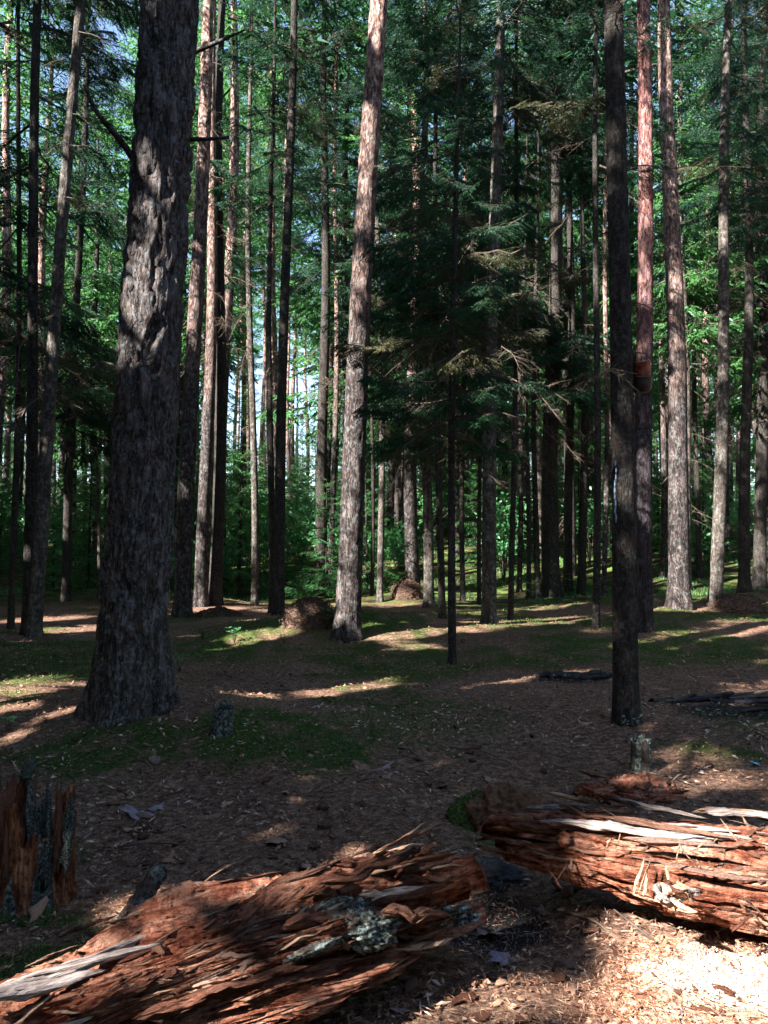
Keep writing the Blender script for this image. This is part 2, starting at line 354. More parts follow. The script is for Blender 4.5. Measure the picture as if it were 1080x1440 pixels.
SP = np.array([s[0] for s in SUNSPOTS]); SR = np.array([r * 1.2 if q[1] < 4 else (r * 1.8 if q[2] < .6 else r) if q[1] < 8 else min(r * .75, .25) if (n_ < NF and q[2] > .9 and q[1] < 19) else min(r * 1.5, .5) if (n_ < NF and q[1] < 19) else min(r * .55, .36) if n_ >= NF and q[1] < 18 else min(r * .9, .9) for n_, (q, r) in enumerate(SUNSPOTS)])
def shades(P, extra=0.0):
    """which of the points P would shut one of the sun gaps"""
    P = np.asarray(P); out = np.zeros(len(P), bool)
    for q, r, tm_ in zip(SP, SR, STM):
        v = P - q; t = v @ S
        d2 = (v * v).sum(1) - t * t
        out |= (t > tm_) & (d2 < max(.04, r + extra) ** 2)
    return out

# ------------------------------------------------------------------ ground
def moss_mask(x, y):
    p = np.stack([x, y, x * 0], -1)
    n = fbm(p * .55, 4, 21) + .25 * fbm(p * 3, 3, 22)
    m = sstep(.0, .2, n - .04) * sstep(4.5, 7, y)
    def blob(cx, cy, r, a=1.0, sx=1.0):
        return a * np.exp(-(((x - cx) / sx) ** 2 + (y - cy) ** 2) / (r * r))
    e = fbm(p * 2.5, 3, 25) * .35
    b = np.maximum.reduce([blob(-.75, 5.1, .65, 1.1, 1.5), blob(-1.7, 4.9, .7, 1.0, 1.2), blob(-.5, 11, 1.3, 1.1, 1.2), blob(-3.6, 8.6, 1.2, 1.1, 1.4), blob(-2.1, 9.5, 1.2, .9),
                           blob(4.6, 9.6, .9, 1.0, 1.8), blob(5.8, 13.0, 1.6, 1.0, 1.6), blob(2.0, 5.0, .3, .7, 1.5), blob(-1.07, 2.45, .17, 1.5), blob(-.98, 2.85, .15, 1.5), blob(-1.25, 2.2, .15, 1.4), blob(-1.4, 3.3, .3, 1.2), blob(.6, 3.5, .22, .9, 1.4)])
    e2 = fbm(p * 9, 3, 26)
    m = np.maximum(m * .9, sstep(.30, .85, b + 1.3 * e + .45 * e2)) * (.3 + .7 * sstep(-.38, .02, fbm(p * 4.2, 4, 27)))
    return m * (1 - chip_mask(x, y))
def chip_mask(x, y):
    p = np.stack([x, y, x * 0], -1)
    b = np.maximum(np.exp(-(((x - 1.05) / .6) ** 2 + ((y - 2.3) / .32) ** 2)), .55 * np.exp(-(((x + .5) / 1.3) ** 2 + ((y - 2.9) / .35) ** 2)))
    return sstep(.3, .7, b + .3 * fbm(p * 5, 3, 31))
def sunpatch_dust_mask(x, y):  # pale sawdust, with the sun patch's brightness put into its colour
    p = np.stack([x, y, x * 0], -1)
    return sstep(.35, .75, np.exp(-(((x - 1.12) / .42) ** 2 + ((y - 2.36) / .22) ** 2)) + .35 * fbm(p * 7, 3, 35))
def ash_mask(x, y):
    p = np.stack([x, y, x * 0], -1)
    b = np.maximum.reduce([1.2 * np.exp(-(((x - .37) / .22) ** 2 + ((y - 2.8) / .2) ** 2)), np.exp(-(((x - 2.9) / .7) ** 2 + ((y - 6.2) / .35) ** 2)), np.exp(-(((x - 1.75) / .45) ** 2 + ((y - 7.7) / .2) ** 2))])
    return sstep(.35, .6, b + .25 * fbm(p * 7, 3, 41))
N = 370
u = np.linspace(-1, 1, N); sx = 170 * np.sinh(6 * u) / math.sinh(6); sy = 2.7 + 170 * np.sinh(6 * u) / math.sinh(6)
X, Y = np.meshgrid(sx, sy, indexing='xy')
def moss_lift(x, y):
    p = np.stack([x, y, x * 0], -1); return moss_mask(x, y) * (.012 + .03 * np.abs(fbm(p * 6, 3, 61)))
Z = H(X.ravel(), Y.ravel()) + moss_lift(X.ravel(), Y.ravel())
me = mesh('ground', np.stack([X.ravel(), Y.ravel(), Z], -1), gridfaces(N, N, False), M['floor'], smooth=True)
fx, fy = X.ravel(), Y.ravel()
attr(me, 'moss', moss_mask(fx, fy)); attr(me, 'chip', chip_mask(fx, fy)); attr(me, 'ash', ash_mask(fx, fy)); attr(me, 'dust', sunpatch_dust_mask(fx, fy))
attr(me, 'farmoss', sstep(15.5, 18.5, fy + 1.2 * fbm(np.stack([fx, fy, fx * 0], -1) * .5, 3, 55)))
ground = link('ground', me); tag(ground, kind='structure')

# ------------------------------------------------------------------ branch templates (length 1 along +X)
def frame(d):
    d = d / (np.linalg.norm(d) + 1e-9); a = np.array([0, 0, 1.0]) if abs(d[2]) < .9 else np.array([1.0, 0, 0])
    s = np.cross(a, d); s /= np.linalg.norm(s); return d, s, np.cross(d, s)
def tube_tris(pts, rads, sides=3):
    pts = np.asarray(pts); T = []; rings = []
    for i, p in enumerate(pts):
        d = pts[min(i + 1, len(pts) - 1)] - pts[max(i - 1, 0)]; _, s, q = frame(d)
        a = np.arange(sides) * 2 * math.pi / sides
        rings.append(p + rads[i] * (np.cos(a)[:, None] * s + np.sin(a)[:, None] * q))
    for i in range(len(pts) - 1):
        for j in range(sides):
            k = (j + 1) % sides
            T.append([rings[i][j], rings[i][k], rings[i + 1][k]]); T.append([rings[i][j], rings[i + 1][k], rings[i + 1][j]])
    return T
def needles_along(p0, p1, n, ln, wd, rg, T, flat=.5):
    d = p1 - p0; _, s, q = frame(d)
    dn = d / (np.linalg.norm(d) + 1e-9)
    for k in range(n):
        t_ = (k + rg.random()) / n; b = p0 + d * t_; a = rg.random() * 2 * math.pi
        out = math.cos(a) * s + math.sin(a) * q * flat
        v = dn * .75 + out * .8; v /= np.linalg.norm(v); side = np.cross(v, dn + .3 * q); side /= (np.linalg.norm(side) + 1e-9)
        L = ln * (.75 + .5 * rg.random())
        T.append([b - side * wd * .5, b + side * wd * .5, b + v * L])
def stemz(t, droop): return -droop * t + droop * .75 * t * t
def bough(seed, lod, droop=.35):
    rg = np.random.default_rng(seed); W = []; T = []
    npt = {0: 9, 1: 5, 2: 3, 3: 2}[lod]
    ts = np.linspace(0, 1, npt)
    wob = rg.normal(0, .012, (npt, 2)); wob[0] = 0
    main = np.stack([ts, wob[:, 0], stemz(ts, droop) + wob[:, 1]], -1)
    W += tube_tris(main, .011 * (1 - ts * .85) + .001, 3)
    ns = {0: 15, 1: 9, 2: 6, 3: 5}[lod]
    for sgn in (-1, 1):
        for k in range(ns):
            t0 = .12 + .86 * (k + rg.random() * .6) / ns
            b = np.array([t0, np.interp(t0, ts, main[:, 1]), np.interp(t0, ts, main[:, 2])])
            L = (.42 * (1 - t0) ** .7 + .07) * (.75 + .5 * rg.random())
            if t0 < .3: L *= .55 + t0
            ang = R(rg.uniform(42, 68)); hang = rg.uniform(.15, .6)
            d = np.array([math.cos(ang), sgn * math.sin(ang), -hang]); d /= np.linalg.norm(d)
            e = b + d * L + np.array([0, 0, -.12 * L])
            if lod == 0:
                W += tube_tris([b, e], [.0035, .001], 3)
                needles_along(b, e, 22, .026, .0065, rg, T)
                nsub = 5
                for s2 in (-1, 1):
                    for j in range(nsub):
                        u_ = .15 + .8 * (j + rg.random() * .7) / nsub; bb = b + (e - b) * u_
                        a2 = ang * sgn + s2 * R(rg.uniform(35, 60)); l2 = L * .42 * (1.1 - u_) * rg.uniform(.7, 1.3) + .02
                        d2 = np.array([math.cos(a2), math.sin(a2), -hang * 1.5 - .2]); d2 /= np.linalg.norm(d2)
                        ee = bb + d2 * l2
                        needles_along(bb, ee, 13, .024, .0065, rg, T)
            else:
                nb = {1: 9, 2: 4, 3: 4}[lod]; ww = {1: .022, 2: .042, 3: .105}[lod]; ll = {1: .10, 2: .19, 3: .26}[lod]
                for j in range(nb):
                    u_ = (j + rg.random()) / nb; bb = b + (e - b) * u_
                    a2 = ang * sgn + R(rg.uniform(-70, 70)); d2 = np.array([math.cos(a2), math.sin(a2), -rg.uniform(.1, 1.3)]); d2 /= np.linalg.norm(d2)
                    sd_ = np.cross(d2, rg.normal(size=3)); sd_ /= np.linalg.norm(sd_)
                    l_ = ll * rg.uniform(.6, 1.3); T.append([bb - sd_ * ww * .5, bb + sd_ * ww * .5, bb + d2 * l_])
                    if lod == 1: T.append([bb + d2 * l_ * .3 - sd_ * ww, bb + d2 * l_ * .3 + sd_ * ww * .3, bb + d2 * l_ * .9 - sd_ * ww * .3])
    if lod == 0: needles_along(main[3], main[-1], 60, .026, .0065, rg, T)
    T = np.array(T); W = np.array(W)
    return np.concatenate([T, W]), np.concatenate([np.zeros(len(T), int), np.ones(len(W), int)])
def dead_bough(seed, lod=0, droop=.5):
    rg = np.random.default_rng(seed); W = []
    n = 9 if lod == 0 else 4; ts = np.linspace(0, 1, n)
    wob = np.cumsum(rg.normal(0, .018, (n, 2)), 0); wob[0] = 0
    main = np.stack([ts, wob[:, 0], -droop * ts ** 1.6 + wob[:, 1]], -1)
    W += tube_tris(main, .0062 * (1 - ts * .85) + .0009, 3)
    for k in range(26 if lod == 0 else 9):
        t0 = rg.uniform(.15, .97); b = np.array([np.interp(t0, ts, main[:, c]) for c in range(3)])
        L = rg.uniform(.12, .42) * (1.15 - t0); sgn = rg.choice((-1, 1)); ang = R(rg.uniform(25, 75))
        d = np.array([math.cos(ang), sgn * math.sin(ang), rg.uniform(-.9, .15)]); m_ = b + d * L * .5; e = b + d * L + np.array([0, 0, -.1 * L * rg.random()])
        W += tube_tris([b, m_, e] if lod == 0 else [b, e], [.0019, .0013, .0006] if lod == 0 else [.004, .0015], 3)
        if lod == 0:
            for q in range(4):
                b2 = b + (e - b) * rg.random(); e2 = b2 + (d + rg.normal(0, .7, 3)) * L * .3
                W += tube_tris([b2, e2], [.0011, .0005], 3)
    return np.array(W), np.zeros(len(W), int)
LIVE0 = [bough(100 + i, 0, .2 + .07 * i) for i in range(6)]
LIVE1 = [bough(200 + i, 1, .2 + .07 * i) for i in range(5)]
LIVE2 = [bough(300 + i, 2, .2 + .08 * i) for i in range(5)]
DEAD0 = [dead_bough(400 + i, 0, .15 + .14 * i) for i in range(6)]
DEAD1 = [dead_bough(450 + i, 1, .15 + .14 * i) for i in range(4)]
LIVE0_ME = [soup('live_bough', T, [nm_, M['twig_dark']], mi) for nm_, (T, mi) in zip([M['needles'], M['needles_dark'], M['needles'], M['needles_dark'], M['needles'], M['needles_dark'], M['needles_brown']], LIVE0 + LIVE0[2:3])]
DEAD0_ME = [soup('dead_bough', T, M['twig']) for T, mi in DEAD0]
DEAD0D_ME = [soup('dead_bough_dark', T, M['twig_dark']) for T, mi in DEAD0]

def bough_mats(axis_pts, zs, length_fn, pitch_fn, rg):
    out = []
    az = rg.random() * 6.28
    for z in zs:
        az += 2.4 + rg.normal(0, .35)
        L = length_fn(z) * rg.uniform(.7, 1.2); p = axis_pts(z)
        rot = Matrix.Rotation(az, 3, 'Z') @ Matrix.Rotation(-pitch_fn(z) + rg.normal(0, .1), 3, 'Y') @ Matrix.Rotation(rg.normal(0, .12), 3, 'X')
        out.append((np.array(p), np.array(rot), L))
    return out
def merge_boughs(bm, templ, rg, off=np.zeros(3), cull=True):
    TT = []; MI = []
    for p, rot, L in bm:
        T, mi = templ[rg.integers(len(templ))]
        q = (T.reshape(-1, 3) * L) @ rot.T + p
        TT.append(q.reshape(-1, 3, 3)); MI.append(mi)
    if not TT: return None, None
    TT = np.concatenate(TT); MI = np.concatenate(MI)
    if cull:
        k = ~shades(TT.mean(1) + off, .07); TT = TT[k]; MI = MI[k]
    return TT, MI

# ------------------------------------------------------------------ trunks
def trunk_mesh(name, hgt, r0, taper, lean, mat, nseg, nring, seed=0, flare=.35, relief=0.0, cell=(16, 5), bend=.0, roots=5):
    """lean = horizontal shift per metre of height; ring spacing denser at the foot"""
    uu = np.linspace(0, 1, nring); zz = -.35 + (hgt + .35) * (uu ** 1.35)
    th = np.arange(nseg) * 2 * math.pi / nseg
    ZZ, TH = np.meshgrid(zz, th, indexing='ij')
    hz = np.clip(ZZ, 0, None)
    r = r0 * np.clip(1 - hz / hgt, .03, 1) ** taper
    r = r * (1 + flare * np.exp(-hz / (r0 * 1.3)) * (1 + .5 * np.cos(TH * roots + seed)) )
    base = np.stack([np.cos(TH) * r, np.sin(TH) * r, ZZ], -1)
    r = r * (1 + .05 * fbm(base * (1.2, 1.2, .5) / max(r0, .08) * .4 + seed * 7, 2, seed))
    if relief > 0:
        q = base * (cell[0], cell[0], cell[1]) * .42 + seed
        wp = np.stack([fbm(base * 5, 3, 71), fbm(base * 5, 3, 72), fbm(base * 4, 2, 73)], -1)
        q = q + .55 * wp
        fis = np.minimum(sstep(.0, .20, np.abs(fbm(q, 3, 5))), .35 + .65 * sstep(.0, .14, np.abs(vnoise(q * (1.9, 1.9, 2.6) + 31, 6))))
        r = r + relief * 1.25 * (fis - .75) + relief * .55 * fbm(q * 2.2, 3, 9) + relief * .5 * ridged(base * (34, 34, 22), 3, 8) * fis
    else:
        r = r * (1 + .04 * fbm(base * (14, 14, 5) + seed, 3, seed + 3))
    bx = bend * np.sin(ZZ * .55 + seed) ; by = bend * np.cos(ZZ * .4 + seed * 2)
    V = np.stack([np.cos(TH) * r + lean[0] * ZZ + bx - bend * math.sin(seed), np.sin(TH) * r + lean[1] * ZZ + by - bend * math.cos(seed * 2), ZZ], -1)
    return mesh(name, V.reshape(-1, 3), gridfaces(nring, nseg, True), mat, smooth=True)

# table: px base, py base, width px at foot, px at picture top, species, crown spec, label
#  crown spec: (z low dead, z low live, bough length, boughs per metre) ; None = high crown only
TREES = [
 (182, 1001, 104, 240, 'big', None, 'massive old pine trunk with furrowed grey bark at left, on a mossy mound'),
 (880, 1016, 37, 868, 'slim', (2.6, 9, 1.3, 4), 'slim dark spruce trunk in front of the log, pale lichen at its foot'),
 (488, 896, 37, 535, 'pine', None, 'leaning pine in the middle, pinkish sunlit bark towards its top'),
 (636, 934, 12.5, 645, 'young', (1.4, 2.5, 1.3, 10), 'slender young spruce with spreading dark boughs over the path'),
 (905, 888, 27, 902, 'redpine', None, 'straight pine with glowing red bark high up, right behind the slim dark trunk'),
 (956, 855, 31, 934, 'greypine', (5, 12, 1.2, 4), 'stout pine trunk whose pale lower bark is brightly lit by the sun'),
 (1006, 853, 20, 1022, 'grey', (4, 7.5, 1.5, 6), 'sunlit grey trunk just right of the stout pale pine'),
 (838, 884, 11.5, 842, 'slim', (2.5, 6.5, 1.1, 6), 'thin dark spruce pole left of the slim dark trunk'),
 (48, 896, 21, 114, 'grey', (3.2, 11, 1.0, 5), 'smooth pale trunk leaning right near the left edge'),
 (688, 877, 22, 702, 'grey', (3.2, 4.6, 1.7, 9), 'thick trunk with yellowish sunlit left side behind the young spruce'),
 (256, 868, 26, 292, 'pine', None, 'reddish pine half hidden behind the massive old trunk'),
 (282, 852, 20, 298, 'greypine', (5, 14, 1.2, 4), 'pale pink pine trunk catching sun, second behind the old trunk'),
 (302, 850, 20, 311, 'spruce', (5, 7.2, 1.4, 7), 'dark trunk with mottled yellow light near its foot, right of the pink pine'),
 (358, 852, 11, 352, 'grey', (2.5, 12, 1.0, 6), 'thin grey trunk with many dead twigs, left of three dark poles'),
 (383, 862, 11, 386, 'slim', (3, 8.5, 1.3, 6), 'thin black pole between the twiggy grey trunk and the tall dark one'),
 (392, 866, 17, 414, 'spruce', (3, 9.5, 1.3, 6), 'tall dark bare trunk leaning right against the bright gap'),
 (453, 838, 18, 457, 'spruce', (4, 5.2, 1.5, 8), 'dark spruce behind the anthill, left of the leaning pine'),
 (466, 835, 9, 472, 'redfar', None, 'thin reddish trunk squeezed beside the dark spruce behind the anthill'),
 (534, 846, 10, 528, 'grey', (4, 6, 1.4, 7), 'pale thin trunk standing right of the leaning pine'),
 (523, 838, 6, 518, 'slim', (3, 8, 1.0, 6), 'very thin pole just left of the pale thin trunk'),
 (603, 854, 16, 598, 'grey', (3.2, 3.6, 1.8, 10), 'trunk with lit left edge under hanging green boughs'),
 (622, 870, 11, 612, 'slim', (2.6, 4.6, 1.5, 9), 'crooked dark trunk just left of the young spruce'),
 (651, 846, 8, 657, 'slim', (3, 6, 1.2, 6), 'thin dark pole right of the young spruce'),
 (674, 850, 7, 672, 'slim', (3, 6.5, 1.2, 6), 'thin dark pole hugging the yellow-lit trunk on its left'),
 (718, 872, 9, 727, 'slim', (2.2, 5.6, 1.4, 8), 'thin black pole right of the yellow-lit trunk'),
 (730, 832, 8, 728, 'redfar', None, 'thin light-barked trunk behind the thin black pole'),
 (743, 842, 7.5, 741, 'slim', (3, 7, 1.2, 6), 'first of two close dark poles left of the wide black trunk'),
 (756, 842, 9, 758, 'slim', (3, 6.5, 1.2, 6), 'second of two close dark poles, beside the wide black trunk'),
 (775, 838, 27, 782, 'spruce', (4, 5.2, 2.0, 10), 'wide black spruce trunk with flared foot in the right middle'),
 (799, 831, 14, 800, 'spruce', (4, 7, 1.5, 7), 'dark trunk just right of the wide black one'),
 (818, 836, 13, 820, 'slim', (3, 6, 1.5, 8), 'dark trunk under a bright green bough, right of centre'),
 (849, 838, 8, 852, 'redfar', None, 'slender sunlit trunk just left of the slim dark trunk'),
 (932, 812, 9, 934, 'redfar', None, 'thin sunlit trunk just left of the stout pale pine'),
 (983, 812, 9, 982, 'slim', (4, 8, 1.5, 6), 'thin shaded trunk between the stout pale pine and the sunlit grey one'),
 (1022, 775, 10, 1030, 'redfar', None, 'far white-lit trunk on the green bank at right'),
 (1047, 832, 17, 1048, 'spruce', (4, 8.5, 1.5, 6), 'dull brown trunk near the right edge, sunlit in patches'),
 (1068, 826, 19, 1072, 'spruce', (4, 7, 1.6, 8), 'dark trunk at the right edge of the view'),
 (15, 884, 10, 28, 'slim', (2.5, 4.4, 1.5, 8), 'thin dark pole at the far left edge'),
 (38, 893, 17, 58, 'spruce', (3, 6.5, 1.5, 7), 'dark trunk directly left of the smooth leaning pale one'),
 (140, 842, 6.5, 138, 'stub', (1.5, 30, .9, 12), 'pale dead stem with bare side twigs left of the massive old pine'),
 (92, 846, 13, 128, 'spruce', (3, 4.0, 1.9, 10), 'shaded spruce with full green boughs between the leaning pale trunk and the old pine'),
]
def crown_part(root, base, lean, z0, z1, L0, per_m, rg, templ, mats, up=False, name='crown'):
    zs = np.sort(rg.uniform(z0, z1, int((z1 - z0) * per_m)))
    top = z1
    lf = (lambda z: L0 * (1 - (z - z0) / (z1 - z0 + .01)) ** .8 + .25)
    pf = (lambda z: (.25 if up else -.1) + .5 * (z - z0) / (z1 - z0 + .01))
    bm = bough_mats(lambda z: (lean[0] * z, lean[1] * z, z), zs, lf, pf, rg)
    T, mi = merge_boughs(bm, templ, rg, off=base)
    if T is None or len(T) == 0: return None
    return link(name, soup(name, T, mats, mi), root)
n_bough = 0
TREEPOS = []
for idx, (bx, by, w, tx, sp, crown, label) in enumerate(TREES):
    rg = np.random.default_rng(1000 + idx)
    b = G(bx, by); Yd = b[1]; TREEPOS.append((b[0], b[1]))
    topP = at(tx, 0, Yd); ln = ((topP[0] - b[0]) / (topP[2] - b[2]), 0.0)
    r0 = w / F * Yd * .5 * .93
    zvis = CAMZ + .74 * Yd - b[2] + .8
    hgt = {'big': 21, 'slim': 14, 'pine': 20, 'young': 8.6, 'redpine': 21, 'greypine': 20, 'grey': 17, 'spruce': 19, 'redfar': 21, 'stub': 3.4}[sp] * rg.uniform(.95, 1.08)
    mat = {'big': M['bark_big'], 'slim': M['bark_spruce'], 'pine': M['bark_pine'], 'young': M['bark_spruce'], 'redpine': M['bark_pine_low'], 'greypine': M['bark_pine'],
           'grey': M['bark_grey'], 'spruce': M['bark_spruce'], 'redfar': M['bark_pine'], 'stub': M['bark_grey']}[sp]
    kind = 'pine_tree' if sp in ('big', 'pine', 'redpine', 'greypine', 'redfar') else ('dead_tree' if sp == 'stub' else 'spruce_tree')
    root = empty(kind, b, label, 'tree', 'forest trees')
    if sp == 'big': tm = trunk_mesh('trunk', hgt, r0 * .93, .62, ln, mat, 170, 470, idx, .42, .026, (17, 4.2), .0, 4)
    elif sp == 'slim' and Yd < 8: tm = trunk_mesh('trunk', hgt, r0, .6, ln, mat, 90, 420, idx, .25, .004, (45, 22), .02)
    elif Yd < 13.5: tm = trunk_mesh('trunk', hgt, r0, .55, ln, mat, 48, 230, idx, .3, .35 * min(.02, r0 * .12), (26, 10), .03)
    else: tm = trunk_mesh('trunk', hgt, r0, .55 if sp != 'stub' else .4, ln, mat, 20, 70, idx, .35, 0, bend=.05)
    link('trunk', tm, root)
    if crown:
        zd, zl, L, pm = crown
        if sp != 'young' and Yd > 8: pm *= 1.05; L *= 1.1
        zmax = min(zvis, hgt - .3)
        zs = np.arange(zl, zmax, 1.0 / pm)
        conic = (lambda z: L * (1 - .45 * max(0, (z - zl)) / (hgt - zl)))
        if sp == 'young': conic = (lambda z: L * min(1, .55 + .5 * (z - zl)) * (1 - .85 * max(0, (z - zl)) / (hgt - zl)) + .12)
        bl = bough_mats(lambda z: (ln[0] * z, ln[1] * z, z), zs, conic, (lambda z: -.12 + .03 * (z - zl)), rg)
        bad = np.zeros(len(bl), bool)
        for fr_, sd_ in ((.2, 0), (.45, 0), (.7, 0), (.95, 0), (.5, .2), (.5, -.2)):
            P = np.array([p + rot @ np.array([L_ * fr_, L_ * sd_, -.12 * L_ * fr_ * 2]) for p, rot, L_ in bl]).reshape(-1, 3) + b
            if len(P): bad |= shades(P, .0)
        for (p, rot, L_), sh in zip(bl, bad):
            if sh and sp != 'young': continue
            o = link('bough', LIVE0_ME[rg.integers(len(LIVE0_ME))], root, p)
            o.rotation_euler = Matrix(rot).to_euler(); o.scale = (L_, L_ * rg.uniform(.8, 1.15), L_); n_bough += 1
        zs = np.arange(zd, min(zl + 1.5, zmax), 1.0 / (pm * .5))
        bl = bough_mats(lambda z: (ln[0] * z, ln[1] * z, z), zs, lambda z: L * .75, lambda z: -.15, rg)
        pal = DEAD0_ME if sp not in ('young', ) and not (sp == 'slim' and Yd < 8) else DEAD0D_ME
        for p, rot, L_ in bl:
            o = link('dead_branch', pal[rg.integers(6)], root, p)
            o.rotation_euler = Matrix(rot).to_euler(); o.scale = (L_, L_, L_); n_bough += 1
        if hgt > zmax + 1:
            crown_part(root, b, ln, zmax, hgt, L * .95, 7, rg, LIVE2, [M['needles'], M['twig_dark']])
    elif sp != 'stub':
        crown_part(root, b, ln, hgt * .62, hgt, 2.2, 9, rg, LIVE2, [M['needles'], M['twig_dark']], up=True)
        # short dead snags on the bare bole
        if sp != 'big':
            for k in range(9):
                z = rg.uniform(2.5, 9); az = rg.uniform(0, 6.28)
                o = link('dead_branch', DEAD0_ME[rg.integers(6)], root, (ln[0] * z, 0, z)); o.rotation_euler = (0, 0, az)
                s_ = rg.uniform(.35, .8); o.scale = (s_, s_, s_)
    if sp == 'big':
        BIG = (root, b, ln, r0)
    if sp == 'slim' and Yd < 8: SLIM = (root, b, ln, r0)
print('boughs', n_bough)

# big limbs on the old pine
def tube_obj(name, pts, rads, mat, parent=None, sides=10, sub=6, rough=.12, seed=0):
    pts = np.array(pts, float); n = len(pts); tt = np.linspace(0, n - 1, (n - 1) * sub + 1)
    P = np.stack([np.interp(tt, np.arange(n), pts[:, c]) for c in range(3)], -1)
    for _ in range(3): P[1:-1] = (P[:-2] + P[1:-1] * 2 + P[2:]) / 4
    rr = np.interp(tt, np.arange(n), rads); V = []
    for i, p in enumerate(P):
        d = P[min(i + 1, len(P) - 1)] - P[max(i - 1, 0)]; _, s, q = frame(d); a = np.arange(sides) * 2 * math.pi / sides
        ring = p + rr[i] * (np.cos(a)[:, None] * s + np.sin(a)[:, None] * q); V.append(ring)
    V = np.array(V); c = P[:, None, :]
    k = 1 + rough * fbm(V * 14 / max(.3, max(rads) * 8) + seed * 3, 3, seed)[..., None]
    V = c + (V - c) * k
    V = np.concatenate([V.reshape(-1, 3)]); Fq = gridfaces(len(P), sides, True)
    return link(name, mesh(name, V, Fq, mat, smooth=True), parent)
root, b, ln, r0 = BIG
def local(px, py, Y, base): return at(px, py, Y) - base
for pts, rads in [([(205, 250, 5.85), (172, 200, 5.7), (135, 158, 5.5), (118, 120, 5.4)], [.035, .026, .018, .008]),
                  ([(262, 196, 6.1), (290, 196, 6.05), (322, 193, 6.0)], [.02, .016, .012]),
                  ([(275, 72, 6.1), (305, 60, 6.05), (345, 42, 6.0)], [.022, .017, .006]),
                  ([(228, 60, 5.75), (205, 20, 5.6), (190, -40, 5.5)], [.03, .025, .02])]:
    tube_obj('limb', [local(px, py, y, b) for px, py, y in pts], rads, M['bark_big'], root)

# ------------------------------------------------------------------ resin, lichen and the can on the slim trunk
def lump(name, c, size, mat, parent=None, seed=0, amp=.25, freq=3.0, nu=40, nv=48, hemi=False, rot=None):
    th = np.arange(nv) * 2 * math.pi / nv; ph = np.linspace(0.02, (math.pi / 2 + .25) if hemi else math.pi - .02, nu)
    PH, TH = np.meshgrid(ph, th, indexing='ij')
    D = np.stack([np.sin(PH) * np.cos(TH), np.sin(PH) * np.sin(TH), np.cos(PH)], -1)
    k = 1 + amp * fbm(D * freq + seed * 5.1, 4, seed)
    k = k + amp * .35 * ridged(D * freq * 3.3 + seed, 3, seed + 2) + amp * .12 * fbm(D * freq * 11, 2, seed + 4)
    V = D * k[..., None] * np.array(size)
    o = link(name, mesh(name, V.reshape(-1, 3), gridfaces(nu, nv, True), mat, smooth=True), parent, c)
    if rot: o.rotation_euler = rot
    return o
root, b, ln, r0 = SLIM
for k in range(9):
    py = 652 + k * 9.5; p = at(866 + random.uniform(-1.5, 1.5), py, b[1] - r0 * .9) - b
    lump('resin_streak', p, (.006, .004, .03 * random.uniform(.6, 1.1)), M['resin'], root, k, .4, 3, 10, 10)
for k in range(14):
    p = at(random.uniform(874, 902), random.uniform(1004, 1021), b[1] - r0 * 1.15) - b
    lump('lichen_patch', p, (random.uniform(.008, .022), .008, random.uniform(.006, .016)), M['bark_old'] if k % 2 else M['lichen'], root, k + 20, .5, 4, 12, 14)
def lathe(name, prof, mat, parent, loc, seg=40, midx=None):
    th = np.arange(seg) * 2 * math.pi / seg
    V = np.array([[r_ * math.cos(a), r_ * math.sin(a), z_] for r_, z_ in prof for a in th])
    return link(name, mesh(name, V, gridfaces(len(prof), seg, True), mat, smooth=True), parent, loc)
t = NT('copper_enamel'); n1 = t.noise(9, 4)
bs = t.bsdf(t.ramp(n1, [(.35, (.10, .025, .02)), (.55, (.24, .08, .05)), (.7, (.16, .09, .16))]), .22, .6); bs.inputs['Metallic'].default_value = .55; M['copper'] = t.m
M['soot'] = mat_simple('sooty_metal', [(.4, (.010, .007, .007)), (.6, (.03, .018, .016))], 14, (1, 1, 1), .45, .3, None, .4)
canp = at(902, 552, b[1] + .03)
can = empty('metal_pot', canp, 'copper red metal pot with sooty lower half hung on the slim dark trunk', 'pot')
cr = .074
pb_ = lathe('pot_body', [(cr * .93, .108), (cr * .95, .205), (cr * .99, .21), (cr * .99, .215), (cr * .94, .218), (cr * .90, .216), (cr * .88, .12)], M['copper'], can, (0, 0, 0))
lathe('pot_base', [(0.001, 0), (cr * .72, .003), (cr * .93, .022), (cr * 1.0, .06), (cr * 1.02, .094), (cr * 1.05, .098), (cr * 1.05, .104), (cr * .9, .108)], M['soot'], can, (0, 0, 0))
tube_obj('handle', [(-.08, 0, .2), (-.085, 0, .25), (-.04, 0, .30), (.03, 0, .29), (.075, 0, .24), (.08, 0, .2)], [.003] * 6, M['soot'], pb_, 6)

